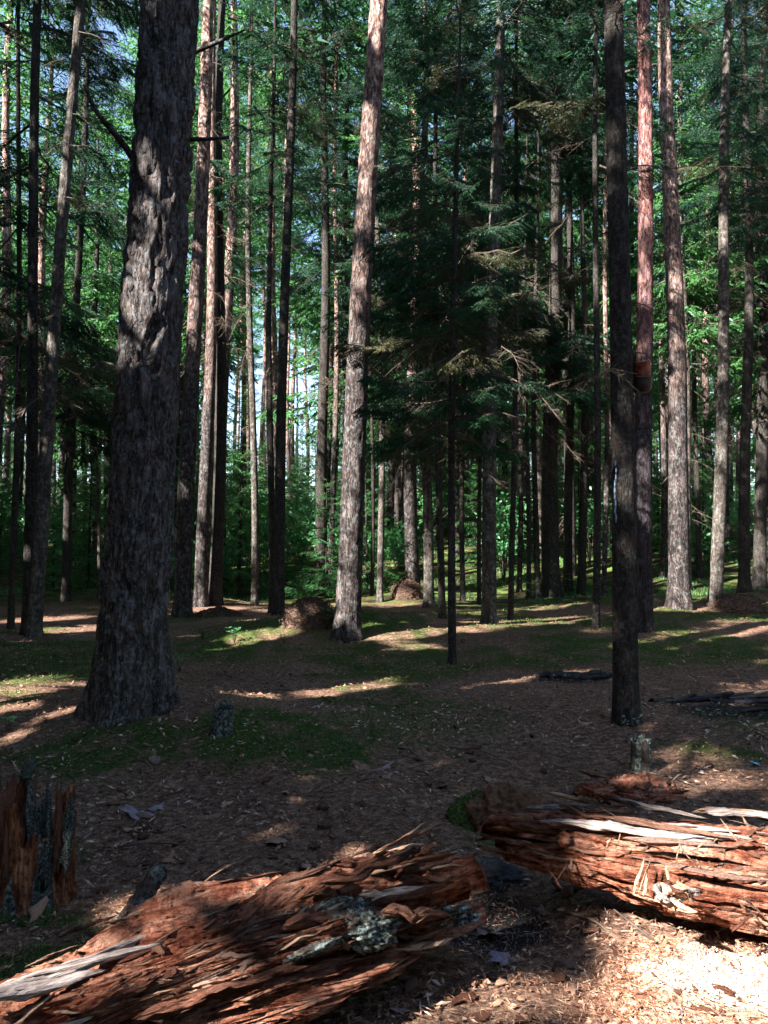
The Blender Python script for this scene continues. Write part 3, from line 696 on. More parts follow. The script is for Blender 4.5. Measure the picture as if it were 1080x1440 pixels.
# ------------------------------------------------------------------ far trees
def shared_tree(species, seed):
    rg = np.random.default_rng(seed)
    if species == 'spruce':
        h = rg.uniform(15, 20); tm = trunk_mesh('trunk', h, rg.uniform(.10, .17), .6, (0, 0), M['bark_spruce'] if seed % 2 else M['bark_grey'], 12, 30, seed, .3, 0, bend=.06)
        z0 = rg.uniform(3.5, 8.5)
        zs = np.sort(rg.uniform(z0, h, int((h - z0) * 9)))
        bm = bough_mats(lambda z: (0, 0, z), zs, lambda z: 1.9 * (1 - (z - z0) / (h - z0 + .1)) ** .8 + .3, lambda z: -.2 + .6 * (z - z0) / (h - z0), rg)
        T, mi = merge_boughs(bm, LIVE1, rg, cull=False)
        zs = rg.uniform(1.5, z0 + 1, 30)
        bm = bough_mats(lambda z: (0, 0, z), zs, lambda z: 1.1, lambda z: -.2, rg); D, _ = merge_boughs(bm, DEAD1, rg, cull=False)
        return tm, soup('crown', T, [M['needles_far'], M['twig_dark']], mi), soup('dead_branches', D, M['twig'])
    if species == 'pine':
        h = rg.uniform(18, 22); tm = trunk_mesh('trunk', h, rg.uniform(.12, .19), .5, (0, 0), M['bark_pine'], 12, 30, seed, .25, 0, bend=.08)
        z0 = h * .66
        zs = np.sort(rg.uniform(z0, h, 42))
        bm = bough_mats(lambda z: (0, 0, z), zs, lambda z: 1.9 * (1 - (z - z0) / (h - z0 + .1)) ** .5 + .4, lambda z: .3 + .3 * (z - z0) / (h - z0), rg)
        T, mi = merge_boughs(bm, LIVE1, rg, cull=False)
        bm = bough_mats(lambda z: (0, 0, z), rg.uniform(4, z0, 16), lambda z: .9, lambda z: .0, rg); D, _ = merge_boughs(bm, DEAD1, rg, cull=False)
        return tm, soup('crown', T, [M['needles_far'], M['twig_dark']], mi), soup('dead_branches', D, M['twig'])
    h = rg.uniform(2.2, 6.2); tm = trunk_mesh('trunk', h, .035, .7, (0, 0), M['bark_spruce'], 8, 14, seed, .2, 0)
    zs = np.sort(rg.uniform(.15, h, int(h * 16)))
    bm = bough_mats(lambda z: (0, 0, z), zs, lambda z: .95 * (1 - z / h) ** .8 + .12, lambda z: .05 + .5 * z / h, rg)
    T, mi = merge_boughs(bm, LIVE1, rg, cull=False)
    return tm, soup('crown', T, [M['needles_far'], M['twig_dark']], mi), None
def shared_bush(seed):
    rg = np.random.default_rng(seed); h = rg.uniform(1.2, 2.6); st = []; lf = []
    for k in range(9):
        a = rg.uniform(0, 6.28); e = np.array([math.cos(a), math.sin(a), 0]) * rg.uniform(.2, .8) + np.array([0, 0, h * rg.uniform(.5, 1)]); m_ = e * (.4, .4, .55)
        st += tube_tris([np.zeros(3), m_, e], [.014, .009, .003], 3)
        for q in range(42):
            c = m_ + (e - m_) * rg.random() + rg.normal(0, .16, 3); d = rg.normal(size=3); d /= np.linalg.norm(d); s_ = np.cross(d, rg.normal(size=3)); s_ /= np.linalg.norm(s_)
            l_ = rg.uniform(.05, .1); lf += [[c - d * l_, c + s_ * l_ * .45, c + d * l_], [c - d * l_, c + d * l_, c - s_ * l_ * .45]]
    return soup('stem', np.array(st), M['twig_dark']), soup('leaves', np.array(lf), M['leaf']), None
LIVE3 = [bough(340 + i, 3, .2 + .08 * i) for i in range(5)]
KS = [shared_tree('spruce', 11 + i) for i in range(5)]
KP = [shared_tree('pine', 31 + i) for i in range(4)]
KY = [shared_tree('young', 51 + i) for i in range(4)]
def plant(kindset, name, x, y, label, group, s=1.0, rg=rng, cat='tree'):
    tm, cm, dm = kindset[rg.integers(len(kindset))]
    r = empty(name, (x, y, float(H(x, y)) - .05), label, cat, group, rz=rg.uniform(0, 6.28))
    r.scale = (s, s, s * rg.uniform(.92, 1.1)); r.rotation_euler[0] = rg.normal(0, .012); r.rotation_euler[1] = rg.normal(0, .012)
    link(tm.name.split('.')[0], tm, r); link(cm.name.split('.')[0], cm, r)
    if dm: tag(link('dead_branches', dm, r), kind='stuff')
    return r
frg = np.random.default_rng(99)
placed = list(TREEPOS); cnt = 0
def free(x, y, dmin): return all((x - a) ** 2 + (y - c) ** 2 > dmin * dmin for a, c in placed)
tries = 0
while cnt < 190 and tries < 8000:
    tries += 1
    y = 19.5 + 50 * frg.random() ** 1.15; x = frg.uniform(-.56, .56) * y
    ang = x / y
    if not free(x, y, 1.25 + .015 * y): continue
    gap = -.22 < ang < -.055
    isP = frg.random() < (.93 if gap else .42)
    if gap and (not isP or frg.random() < .45): continue
    placed.append((x, y))
    if isP: plant(KP, 'pine_tree', x, y, 'tall thin pine far back in the wood behind the nearer trunks', 'pines in the far wood', rg=frg)
    else: plant(KS, 'spruce_tree', x, y, 'dark spruce far back in the wood behind the nearer trunks', 'spruces in the far wood', rg=frg)
    cnt += 1
cnt = 0; tries = 0
while cnt < 150 and tries < 6000:
    tries += 1
    y = 18.5 + 34 * frg.random(); x = frg.uniform(-.55, .55) * y
    if not free(x, y, .8) or (x / y > -.02 and y < 25 and frg.random() < .75): continue
    placed.append((x, y)); cnt += 1
    plant(KY, 'young_spruce', x, y, 'small young spruce in the undergrowth beyond the clearing', 'young spruces in the undergrowth', rg=frg)

KB = [shared_bush(81 + i) for i in range(4)]
cnt = 0
while cnt < 70:
    y = 17.5 + 24 * frg.random(); x = frg.uniform(-.55, .55) * y
    if not free(x, y, .6) or (x / y > 0 and y < 21): continue
    placed.append((x, y)); cnt += 1
    plant(KB, 'leafy_bush', x, y, 'loose leafy green bush in the undergrowth between the far trunks', 'bushes in the undergrowth', rg=frg, cat='bush')
# the wood that closes the view farther off
wr = np.random.default_rng(5); TT = []; MI = []
for i in range(120):
    y = 50 + 50 * wr.random(); x = wr.uniform(-.62, .62) * y; z = float(H(x, y)); h = wr.uniform(8, 11) if -.24 < x / y < -.04 else wr.uniform(10, 15)
    bm = bough_mats(lambda q: (x, y, z + q), np.sort(wr.uniform(.3, h, 36)), lambda q: 2.6 * (1 - q / h) ** .7 + .5, lambda q: -.1 + .4 * q / h, wr)
    T, mi = merge_boughs(bm, LIVE2, wr, cull=False); TT.append(T); MI.append(mi)
    tr = np.array(tube_tris([(x, y, z), (x, y, z + h)], [.16, .03], 5)); TT.append(tr); MI.append(np.ones(len(tr), int))
o = link('far_wood', soup('far_wood', np.concatenate(TT), [M['needles_far'], M['twig_dark']], np.concatenate(MI)))
tag(o, 'dense green wood closing the view behind all the trunks', 'forest', kind='stuff')

# unseen wood added round the clearing to shade it, cut open along the sun rays
wr = np.random.default_rng(6); TT = []; MI = []; pos = []
tries = 0
pos += [(-8.6, 1.6), (-10.6, -.9), (-7.3, .1), (-9.2, 3.4), (-12.6, -2.6), (-6.4, 2.5), (-7.5, 4.7)]  # unseen trees added to keep stray sun off the old pine
while len(pos) < 335 and tries < 20000:
    tries += 1
    x = wr.uniform(-48, 34); y = wr.uniform(-34, 46)
    if y > 0 and abs(x) < .56 * y + (4.6 if x > 0 else 3.8): continue
    if math.hypot(x - 1.2, y - 1) < 6.2 or any((x - a) ** 2 + (y - c) ** 2 < 5.5 for a, c in pos): continue
    if x > -1.6 and y < 3.4 and math.hypot(x, y) < 21: continue  # left bare so skylight reaches the foreground
    if x > 6 and wr.random() < .5: continue
    if y > 19 and wr.random() < .45: continue
    v = np.stack([x - SP[:, 0], y - SP[:, 1]], -1); sh = -S[:2] / np.linalg.norm(S[:2]) * -1
    al = v @ sh; pr = np.abs(v[:, 0] * sh[1] - v[:, 1] * sh[0])
    if np.any((al > 0) & (al < 24) & (pr < SR + .2) & (SP[:, 1] < 4)) or np.any((al > 0) & (al < 24) & (pr < .12)): continue
    pos.append((x, y))
for x, y in pos:
    z = float(H(x, y)); h = wr.uniform(15, 21)
    z0 = wr.uniform(3.5, 7)
    bm = bough_mats(lambda q: (x, y, z + q), np.sort(wr.uniform(z0, h, 54 if (x < 4 and y < 24) else 26)), lambda q: 3.0 * (1 - (q - z0) / (h - z0)) ** .6 + .5, lambda q: -.1 + .4 * (q - z0) / (h - z0), wr)
    T, mi = merge_boughs(bm, LIVE3, wr)
    if T is not None: TT.append(T); MI.append(mi)
    tr = np.array(tube_tris([(x, y, z - .2), (x, y, z + h)], [.17, .03], 7)); TT.append(tr); MI.append(np.ones(len(tr), int))
o = link('surrounding_wood', soup('surrounding_wood', np.concatenate(TT), [M['needles'], M['twig_dark']], np.concatenate(MI)))
tag(o, 'dense spruce wood standing all round the clearing', 'forest', kind='stuff')
print('wood tris', sum(len(t_) for t_ in TT))
exec_rest = True

# ------------------------------------------------------------------ anthills and mounds
def anthill(px, py, wpx, hpx, label, seed, name='anthill', mat='ant'):
    b = G(px, py); s = b[1] / F; o = lump('mound', (0, 0, 0), (wpx * s * .5, wpx * s * .42, hpx * s), M[mat], None, seed, .10, 2.2, 110, 170, True)
    me_ = o.data; V = np.empty(len(me_.vertices) * 3, np.float32); me_.vertices.foreach_get('co', V); V = V.reshape(-1, 3)
    nn = fbm(V * 34, 4, seed)[:, None] * .022 + fbm(V * 5, 2, seed + 1)[:, None] * .04; V += V / (np.linalg.norm(V, axis=1, keepdims=True) + .01) * nn
    me_.vertices.foreach_set('co', V.ravel()); me_.update()
    rg = np.random.default_rng(seed); n_ = 2600; P_ = V[rg.integers(len(V), size=n_)]; P_ = P_[P_[:, 2] > -.02]; n_ = len(P_); N_ = P_ / (np.linalg.norm(P_, axis=1, keepdims=True) + .01)
    D_ = np.cross(N_, rg.normal(size=(n_, 3))); D_ /= np.linalg.norm(D_, axis=1, keepdims=True); W_ = np.cross(N_, D_); L_ = rg.uniform(.010, .032, n_)[:, None]
    c_ = P_ * rg.uniform(1.0, 1.25, n_)[:, None] ** 1.0; c_[:, 2] = P_[:, 2]; c_ += N_ * .006
    tag(link('hill_needles', soup('hill_needles', np.stack([c_ - D_ * L_ - W_ * .004, c_ - D_ * L_ * .2 + W_ * .005 + N_ * .01, c_ + D_ * L_], 1), M['ant']), o), kind='stuff')
    o.name = name; o.location = (b[0], b[1] + wpx * s * .2, b[2] - .04); tag(o, label, 'anthill' if name == 'anthill' else 'mound'); return o
anthill(437, 882, 72, 42, 'reddish brown anthill between the dark spruce and the leaning pine', 3)
anthill(572, 842, 44, 28, 'small reddish anthill far back left of the hanging boughs', 4)
anthill(1046, 862, 80, 28, 'low brown mound of needles behind the grassy strip at the right edge', 5, 'needle_mound')
anthill(304, 868, 60, 14, 'low sunlit needle mound at the foot of the mottled trunk', 6, 'needle_mound')

# ------------------------------------------------------------------ splinter templates (length 1 along X)
def splinter_mesh(seed, w=.10, th=.05, mat=None, seg=9, bend=.12, name='splinter'):
    rg = np.random.default_rng(seed); seg = seg * 2; m = 16; ts = np.linspace(0, 1, seg)
    a = np.arange(m) * 2 * math.pi / m
    A_, T_ = np.meshgrid(a, ts)
    ca, sa = np.cos(A_), np.sin(A_)
    near = .12 * vnoise(np.stack([ca * 3, sa * 3, ca * 0 + seed], -1), 1) + .05; far_ = 1 - .22 * np.abs(vnoise(np.stack([ca * 4, sa * 4, ca * 0 + seed], -1), 2))
    x = near + (far_ - near) * T_
    nt_ = vnoise(np.stack([x * 9, ca * 2 + seed, sa * 2], -1), seed + 5); prof = (1 - .35 * (nt_ > .25)) * np.clip(np.minimum((T_ * 9) ** .5 + .1, ((1 - T_) * 2.4) ** .6 + .03), 0, 1)
    rid = 1 + .38 * ridged(np.stack([x * 1.6, ca * 2.6, sa * 2.6 + seed], -1), 2, seed) + .3 * vnoise(np.stack([x * 3.5, ca * 1.2, sa * 1.2 + seed], -1), seed + 1) + .12 * vnoise(np.stack([x * 26, ca * 3, sa * 3], -1), seed + 2)
    sq = (np.abs(ca) ** 4 + np.abs(sa) ** 4) ** -.25
    yo = bend * ts ** 2 * rg.normal() + .03 * vnoise(np.stack([ts * 5, ts * 0 + seed, ts * 0], -1), 9); zo = bend * np.sin(ts * 2.2) * rg.uniform(-1, 1)
    k = prof * rid * sq
    V = np.stack([x, yo[:, None] + ca * w * .42 * k, zo[:, None] + sa * th * .5 * k], -1).reshape(-1, 3)
    V = np.concatenate([V, [V[:m].mean(0), V[-m:].mean(0)]]); nq = gridfaces(seg, m, True)
    T = np.concatenate([nq[:, [0, 1, 2]], nq[:, [0, 2, 3]], np.array([[seg * m, (j + 1) % m, j] for j in range(m)]), np.array([[seg * m + 1, (seg - 1) * m + j, (seg - 1) * m + (j + 1) % m] for j in range(m)])])
    return mesh(name, V, T, mat)
SPL = [splinter_mesh(600 + i, random.uniform(.035, .11), random.uniform(.02, .05), M['splinter'], 9, random.choice((.03, .06, .15))) for i in range(14)]
SPW = [splinter_mesh(650 + i, random.uniform(.07, .12), random.uniform(.03, .05), M['weathered'], 11, .04) for i in range(6)]
SPP = [splinter_mesh(680 + i, random.uniform(.05, .13), random.uniform(.03, .05), M['pale_wood'], 9, .12) for i in range(6)]

# ------------------------------------------------------------------ rotten logs
def log_frame(A, B):
    A = np.array(A); B = np.array(B); d = Vector(B - A); return A, d.length, d.to_track_quat('X', 'Z')
def rotten_log(name, label, A, B, rad, squash, seed, nu, nv, mat, endL=.18, endR=.25, terr=.03, hollow=0):
    A, L, q = log_frame(A, B)
    root = empty(name, A, label, 'log'); root.rotation_mode = 'QUATERNION'; root.rotation_quaternion = q
    th = np.arange(nv) * 2 * math.pi / nv; uu = np.linspace(0, 1, nu)
    UU, TH = np.meshgrid(uu, th, indexing='ij')
    cth, sth = np.cos(TH), np.sin(TH)
    fine = vnoise(np.stack([cth * 9, sth * 9, cth * 0 + seed], -1), 3) + .6 * vnoise(np.stack([cth * 26, sth * 26, cth * 0 + seed], -1), 4)
    fine2 = vnoise(np.stack([cth * 9, sth * 9, cth * 0 + seed + 9], -1), 5) + .6 * vnoise(np.stack([cth * 26, sth * 26, cth * 0 + seed + 9], -1), 6)
    s0 = endL * (fine2 * .5 + .3); s1 = L - endR * (fine * .5 + .3)
    s = s0 + (s1 - s0) * UU
    r = np.interp(s / L, np.linspace(0, 1, len(rad)), rad)
    P = np.stack([s, cth * r, sth * r], -1)
    # torn layers: terraces along the grain, long fibres, cross cracks
    lay = fbm(np.stack([s * 2.2, cth * r * 13, sth * r * 13], -1) + seed, 4, seed + 1)
    k = 7.0; st = np.floor(lay * k) / k; fr = (lay * k) - np.floor(lay * k); lay2 = st + sstep(.86, 1.0, fr) / k
    fib = ridged(np.stack([s * 2.6, cth * r * 55, sth * r * 55], -1), 3, seed + 4)
    fib2 = fbm(np.stack([s * 6, cth * r * 130, sth * r * 130], -1), 2, seed + 7)
    f1, f2, cid = worley(np.stack([s * 11, cth * r * 26, sth * r * 26], -1), seed + 9)
    blk = sstep(.0, .13, f2 - f1)
    amp = r / .18
    dr = terr * 2.2 * lay2 + .006 * fib + .004 * fib2 + .013 * (blk - .8) * sstep(-.35, .15, fbm(P * 3, 2, 77)) + .014 * (cid - .5) * sstep(-.2, .3, fbm(P * 4, 2, 78)) + .005 * fbm(P * 70, 3, 79)
    spl = ridged(np.stack([s * 1.3, cth * r * 16 + .3 * np.sin(s * 5), sth * r * 16], -1), 2, seed + 21)
    dr = dr - .04 * sstep(.62, .9, spl)
    big = .05 * fbm(np.stack([s * 1.6, cth * 1.5, sth * 1.5], -1) + seed * 3, 3, seed + 12)
    r2 = r + (dr + big) * amp
    e = np.clip(np.minimum(UU / .02, (1 - UU) / .02), 0, 1) ** .45
    r2 = r2 * (.12 + .88 * e)
    cy = .04 * np.sin(s * 2.1 + seed); cz = .02 * np.sin(s * 3.1 + seed)
    V = np.stack([s, cth * r2 + cy, sth * r2 * squash + cz], -1)
    body = link('log_wood', mesh('log_wood', V.reshape(-1, 3), gridfaces(nu, nv, True), mat, smooth=False), root)
    Vg = V
    def surf(u_, th_):
        i = min(nu - 2, max(1, int(u_ * (nu - 1)))); j = int((th_ % (2 * math.pi)) / (2 * math.pi) * nv) % nv
        p = Vg[i, j]; n_ = np.array([0, math.cos(th_), math.sin(th_)]); return p, n_
    return root, surf, L
def stick_on(root, surf, n, meshes, names, rg, ulo, uhi, tlo, thi, lmin, lmax, yaw=.12, lift=.1, sink=.3, ucent=None):
    for k in range(n):
        u_ = rg.uniform(ulo, uhi); th_ = rg.uniform(tlo, thi); p, nv_ = surf(u_, th_)
        L_ = rg.uniform(lmin, lmax) * (1 if rg.random() < .7 else .5)
        x = np.array([1.0 if rg.random() < .65 else -1.0, 0, 0]); t_ = np.cross(nv_, x)
        yw = rg.normal(0, yaw); pt = abs(rg.normal(0, lift))
        xd = x * math.cos(yw) + t_ * math.sin(yw); xd = xd * math.cos(pt) + nv_ * math.sin(pt)
        zd = nv_ - xd * (nv_ @ xd); zd /= np.linalg.norm(zd); yd = np.cross(zd, xd)
        m_ = Matrix((Vector(xd), Vector(yd), Vector(zd))).transposed()
        o = link(names, meshes[rg.integers(len(meshes))], root, p - xd * L_ * .3 + nv_ * .004)
        w_ = rg.uniform(.6, 1.3) * min(L_, .2 if lmax < .5 else .35) / L_
        o.rotation_euler = m_.to_euler(); o.scale = (L_, L_ * w_, L_ * w_ * .9)
lr = np.random.default_rng(77)
# near left log: runs from beyond the lower left corner up to the middle of the floor
rootL, surfL, LL = rotten_log('rotten_log', 'crumbling red rotten log lying across the lower left corner',
    (-1.75, 1.42, .03), (.17, 2.46, .16), [.11, .13, .16, .19, .21, .22, .21, .16], .78, 3, 540, 215, M['rot'], .3, .55, .058)
stick_on(rootL, surfL, 120, SPL, 'splinter', lr, .15, .98, .1, 2.9, .03, .16, .22, .22)
stick_on(rootL, surfL, 26, SPL, 'splinter', lr, .45, .99, .5, 2.6, .2, .36, .06, .05)
stick_on(rootL, surfL, 60, SPP, 'pale_splinter', lr, .35, .98, .7, 2.7, .04, .18, .16, .15)
stick_on(rootL, surfL, 12, SPW, 'grey_slab', lr, .18, .5, 1.7, 2.7, .2, .5, .06, .04)
def crumbs_on(root, surf, n, meshes, ulo, uhi, tlo, thi, smin, smax, rg):
    for k in range(n):
        p, nv_ = surf(rg.uniform(ulo, uhi), rg.uniform(tlo, thi)); s_ = rg.uniform(smin, smax)
        o = link('wood_crumb', meshes[rg.integers(len(meshes))], root, p + nv_ * s_ * .05)
        yv = np.cross(nv_, (1.0, 0, 0)); q = Matrix((Vector((1, 0, 0)), Vector(yv), Vector(nv_))).transposed().to_quaternion() @ Quaternion((0, 0, 1), rg.normal(0, .5)); o.rotation_mode = 'QUATERNION'; o.rotation_quaternion = q @ Quaternion((0, 1, 0), rg.normal(0, .35)); o.scale = (s_ * 1.5, s_, s_ * rg.uniform(.8, 1.8))
def chunk_mesh(seed, mat, name='wood_chip'):
    rg = np.random.default_rng(seed); n = 8; a = np.arange(n) * 2 * math.pi / n; r = .5 * (1 + .25 * rg.normal(size=n)); x = np.cos(a) * r; y = np.sin(a) * r * rg.uniform(.3, .6)
    top = np.stack([x * .85, y * .8, .09 + .04 * rg.normal(size=n)], -1); bot = np.stack([x, y, -.02 + 0 * x], -1); V = np.concatenate([top, bot, [[0, 0, .12], [0, 0, -.02]]])
    T = [[2 * n, i, (i + 1) % n] for i in range(n)] + [[2 * n + 1, n + (i + 1) % n, n + i] for i in range(n)] + [[i, n + i, n + (i + 1) % n] for i in range(n)] + [[i, n + (i + 1) % n, (i + 1) % n] for i in range(n)]
    return mesh(name, V, np.array(T), mat)
CRM = [chunk_mesh(60 + i, M['splinter'], 'wood_crumb') for i in range(8)]
crumbs_on(rootL, surfL, 260, CRM, .2, .98, .2, 2.8, .012, .045, lr)
# right log, its left end broken, held off the ground
rootR, surfR, LR = rotten_log('rotten_log', 'sunlit orange brown fallen log with split fibres, reaching in from the right edge',
    (.40, 2.86, .22), (2.3, 2.42, .19), [.075, .115, .14, .155, .165, .175, .18, .18], .95, 8, 400, 190, M['rot'], .3, .2, .022)
stick_on(rootR, surfR, 120, SPL, 'splinter', lr, .02, .75, .1, 2.9, .04, .2, .2, .15)
stick_on(rootR, surfR, 22, SPL, 'splinter', lr, .02, .6, .8, 2.6, .12, .25, .05, .03)
stick_on(rootR, surfR, 26, SPP, 'pale_splinter', lr, .1, .65, -.3, 2.2, .05, .16, .9, .5)
stick_on(rootR, surfR, 10, SPW, 'grey_slab', lr, .24, .75, 1.5, 2.1, .25, .5, .05, .03)

BW = {}
crumbs_on(rootR, surfR, 220, CRM, .02, .7, .3, 2.9, .008, .035, lr)
BWX = 0
def board(parent, a, b_, w, th, meshes, name, seed, roll=0.0, k=None):
    a = np.array(a); b_ = np.array(b_); d = Vector(b_ - a); L_ = d.length
    o = link(name, meshes[seed % len(meshes)], parent, a)
    q = d.to_track_quat('X', 'Z') @ Quaternion((1, 0, 0), roll)
    o.rotation_euler = q.to_euler(); v_ = np.array([v.co[:] for v in o.data.vertices]) if o.data.name not in BW else None
    if v_ is not None: BW[o.data.name] = (np.ptp(v_[:, 1]), np.ptp(v_[:, 2]))
    wy, wz = BW[o.data.name]; o.scale = (L_, w / max(wy, .03), th / max(wz, .02)); return o
def wl(root_, p):                          # world -> local of a root
    m = Matrix.Translation(root_.location) @ root_.rotation_quaternion.to_matrix().to_4x4(); return np.array(m.inverted() @ Vector(p))
# long grey slabs on the left log
for (x0, y0, Y0), (x1, y1, Y1), w in [((-40, 1415, 1.72), (150, 1345, 1.95), .06), ((-20, 1400, 1.8), (235, 1325, 2.05), .04), ((60, 1372, 1.9), (300, 1290, 2.2), .03), ((150, 1340, 2.05), (300, 1275, 2.28), .03)]:
    board(rootL, wl(rootL, at(x0, y0, Y0)), wl(rootL, at(x1, y1, Y1)), w, .03, SPW, 'grey_slab', int(x0) % 6, .3)
# ridge of pale fibres along its upper edge
for i, ((x0, y0, Y0), (x1, y1, Y1), w) in enumerate([((370, 1262, 2.4), (560, 1184, 2.66), .06), ((410, 1240, 2.45), (583, 1190, 2.62), .05), ((420, 1258, 2.38), (590, 1212, 2.55), .06), ((470, 1222, 2.5), (575, 1182, 2.68), .05),
      ((400, 1300, 2.2), (530, 1255, 2.4), .05), ((520, 1270, 2.35), (640, 1268, 2.5), .06), ((540, 1285, 2.3), (632, 1292, 2.42), .05), ((200, 1425, 1.9), (440, 1350, 2.12), .04), ((500, 1262, 2.4), (615, 1240, 2.5), .045)]):
    Y0 -= .17; Y1 -= .15
    board(rootL, wl(rootL, at(x0, y0, Y0)), wl(rootL, at(x1, y1, Y1)), w, .045, SPL if i not in (1, 8) else SPP, 'splinter', i, .2 * i)
for i in range(46):
    x0 = lr.uniform(540, 606); y0 = lr.uniform(1195, 1345); Y_ = 2.46 - (y0 - 1195) / 150 * .22; dx = lr.uniform(18, 62); dy = dx * lr.uniform(-.35, .1)
    board(rootL, wl(rootL, at(x0, y0, Y_)), wl(rootL, at(x0 + dx, y0 + dy, Y_ + lr.uniform(-.02, .06))), lr.uniform(.012, .035), lr.uniform(.01, .025), SPP if i % 6 == 0 else SPL, 'splinter', i, lr.uniform(0, 3))
for i in range(40):
    x0 = lr.uniform(400, 540); y0 = 1262 - (x0 - 400) * .42 + lr.uniform(-14, 26); Y_ = 2.38; dx = lr.uniform(40, 95)
    board(rootL, wl(rootL, at(x0, y0, Y_)), wl(rootL, at(x0 + dx, y0 - dx * lr.uniform(.3, .5), Y_ + .04 + .001 * dx)), lr.uniform(.012, .03), lr.uniform(.01, .02), SPP if i % 2 == 0 else SPL, 'pale_splinter' if i % 2 == 0 else 'splinter', i, lr.uniform(0, 3))
# knot with lichen bark on the left log
kp = wl(rootL, at(498, 1305, 2.16))
lump('knot', kp, (.10, .05, .048), M['lichen'], rootL, 4, .6, 2.2, 70, 90, rot=(.3, .1, -.35))
lump('bark_patch', wl(rootL, at(475, 1282, 2.2)), (.07, .035, .03), M['bark_old'], rootL, 9, .4, 4, 30, 40)
lump('lichen_patch', wl(rootL, at(440, 1335, 2.03)), (.07, .012, .012), M['lichen'], rootL, 14, .5, 6, 20, 40, rot=(0, 0, .1))
for i in range(16):
    q_ = wl(rootL, at(lr.uniform(618, 668), lr.uniform(1276, 1298), lr.uniform(2.3, 2.36)))
    lump('lichen_crust', q_, (lr.uniform(.012, .026), lr.uniform(.010, .018), lr.uniform(.003, .006)), M['lichen'], rootL, i + 50, .5, 4, 16, 20)
    if i < 12: board(rootL, q_, q_ + np.array([lr.normal(0, .006), lr.normal(0, .006), .022 + .01 * lr.random()]), .004, .003, SPW, 'lichen_spike', i)
# upright fan of torn wood beside the knot
for i in range(12):
    t_ = i / 11
    board(rootL, wl(rootL, at(405 + 25 * t_, 1312 - 6 * t_, 2.14)), wl(rootL, at(440 + 62 * t_, 1302 - 42 * t_, 2.22)), .022, .02, SPP if i % 3 == 0 else SPL, 'splinter', i, .3 * i)
# top slabs, knob and leaning splinters on the right log
for i, ((x0, y0, Y0), (x1, y1, Y1), w, ms) in enumerate([((735, 1137, 2.95), (840, 1136, 2.9), .05, SPW), ((770, 1113, 3.0), (880, 1128, 2.92), .05, SPP), ((670, 1180, 2.9), (760, 1176, 2.9), .035, SPL), ((672, 1192, 2.85), (720, 1194, 2.85), .04, SPL),
      ((850, 1122, 2.95), (1000, 1150, 2.82), .05, SPW), ((990, 1142, 2.85), (1120, 1150, 2.75), .07, SPW), ((980, 1140, 2.9), (1150, 1155, 2.78), .05, SPP), ((740, 1160, 2.85), (870, 1158, 2.8), .05, SPL), ((700, 1168, 2.95), (830, 1150, 2.9), .05, SPL),
      ((880, 1180, 2.6), (1040, 1200, 2.5), .05, SPL), ((860, 1150, 2.72), (1040, 1182, 2.6), .04, SPL), ((940, 1215, 2.55), (1090, 1235, 2.45), .04, SPL), ((830, 1195, 2.7), (960, 1215, 2.6), .03, SPL)]):
    board(rootR, wl(rootR, at(x0, y0, Y0)), wl(rootR, at(x1, y1, Y1)), w * .6, .025, ms, 'grey_slab' if ms is SPW else 'splinter', i, .25 * i)
lump('knob', wl(rootR, at(836, 1112, 2.93)), (.055, .03, .022), M['rot'], rootR, 5, .8, 3, 30, 40)
lump('knot', wl(rootR, at(792, 1180, 2.72)), (.022, .012, .02), M['rot'], rootR, 7, .7, 3, 30, 40)
for i, ((x0, y0), (x1, y1), Y_) in enumerate([((890, 1256), (906, 1204), 2.52), ((898, 1258), (910, 1203), 2.52), ((905, 1262), (908, 1225), 2.5), ((932, 1218), (965, 1202), 2.5), ((955, 1186), (980, 1228), 2.5), ((956, 1186), (947, 1205), 2.52),
      ((940, 1240), (938, 1215), 2.5), ((990, 1185), (981, 1200), 2.5), ((858, 1180), (852, 1192), 2.6), ((872, 1172), (872, 1194), 2.6), ((1040, 1270), (1075, 1300), 2.45), ((1045, 1262), (1082, 1290), 2.44), ((1018, 1290), (1052, 1280), 2.4), ((1030, 1310), (1062, 1285), 2.4),
      ((780, 1240), (795, 1212), 2.65), ((802, 1225), (803, 1205), 2.66), ((790, 1250), (768, 1222), 2.6), ((1012, 1278), (1045, 1278), 2.42)]):
    board(rootR, wl(rootR, at(x0, y0, Y_)), wl(rootR, at(x1, y1, Y_ + .03)), .014, .010, SPP if i < 10 else SPL, 'pale_splinter' if i < 10 else 'splinter', i, .4 * i)
# the white slabs and grey block lying under it
gs = at(958, 1268, 2.5)
st_ = empty('wood_chunk', (gs[0], gs[1], float(H(gs[0], gs[1]))), 'white sunlit torn chunk of wood propped under the right log', 'wood chunk')
for i, ((x0, y0), (x1, y1), w, ms) in enumerate([((920, 1250), (985, 1264), .045, SPP), ((925, 1244), (975, 1272), .04, SPP), ((950, 1240), (985, 1258), .045, SPP), ((918, 1246), (950, 1262), .04, SPW), ((935, 1236), (972, 1250), .035, SPL), ((930, 1256), (980, 1276), .04, SPP), ((920, 1262), (934, 1290), .025, SPP), ((945, 1260), (990, 1268), .04, SPW)]):
    a_ = at(x0, y0, 2.46) - np.array(st_.location); b__ = at(x1, y1, 2.42) - np.array(st_.location)
    board(st_, a_, b__, w, .05, ms, 'splinter', i + 1, .5 * i)

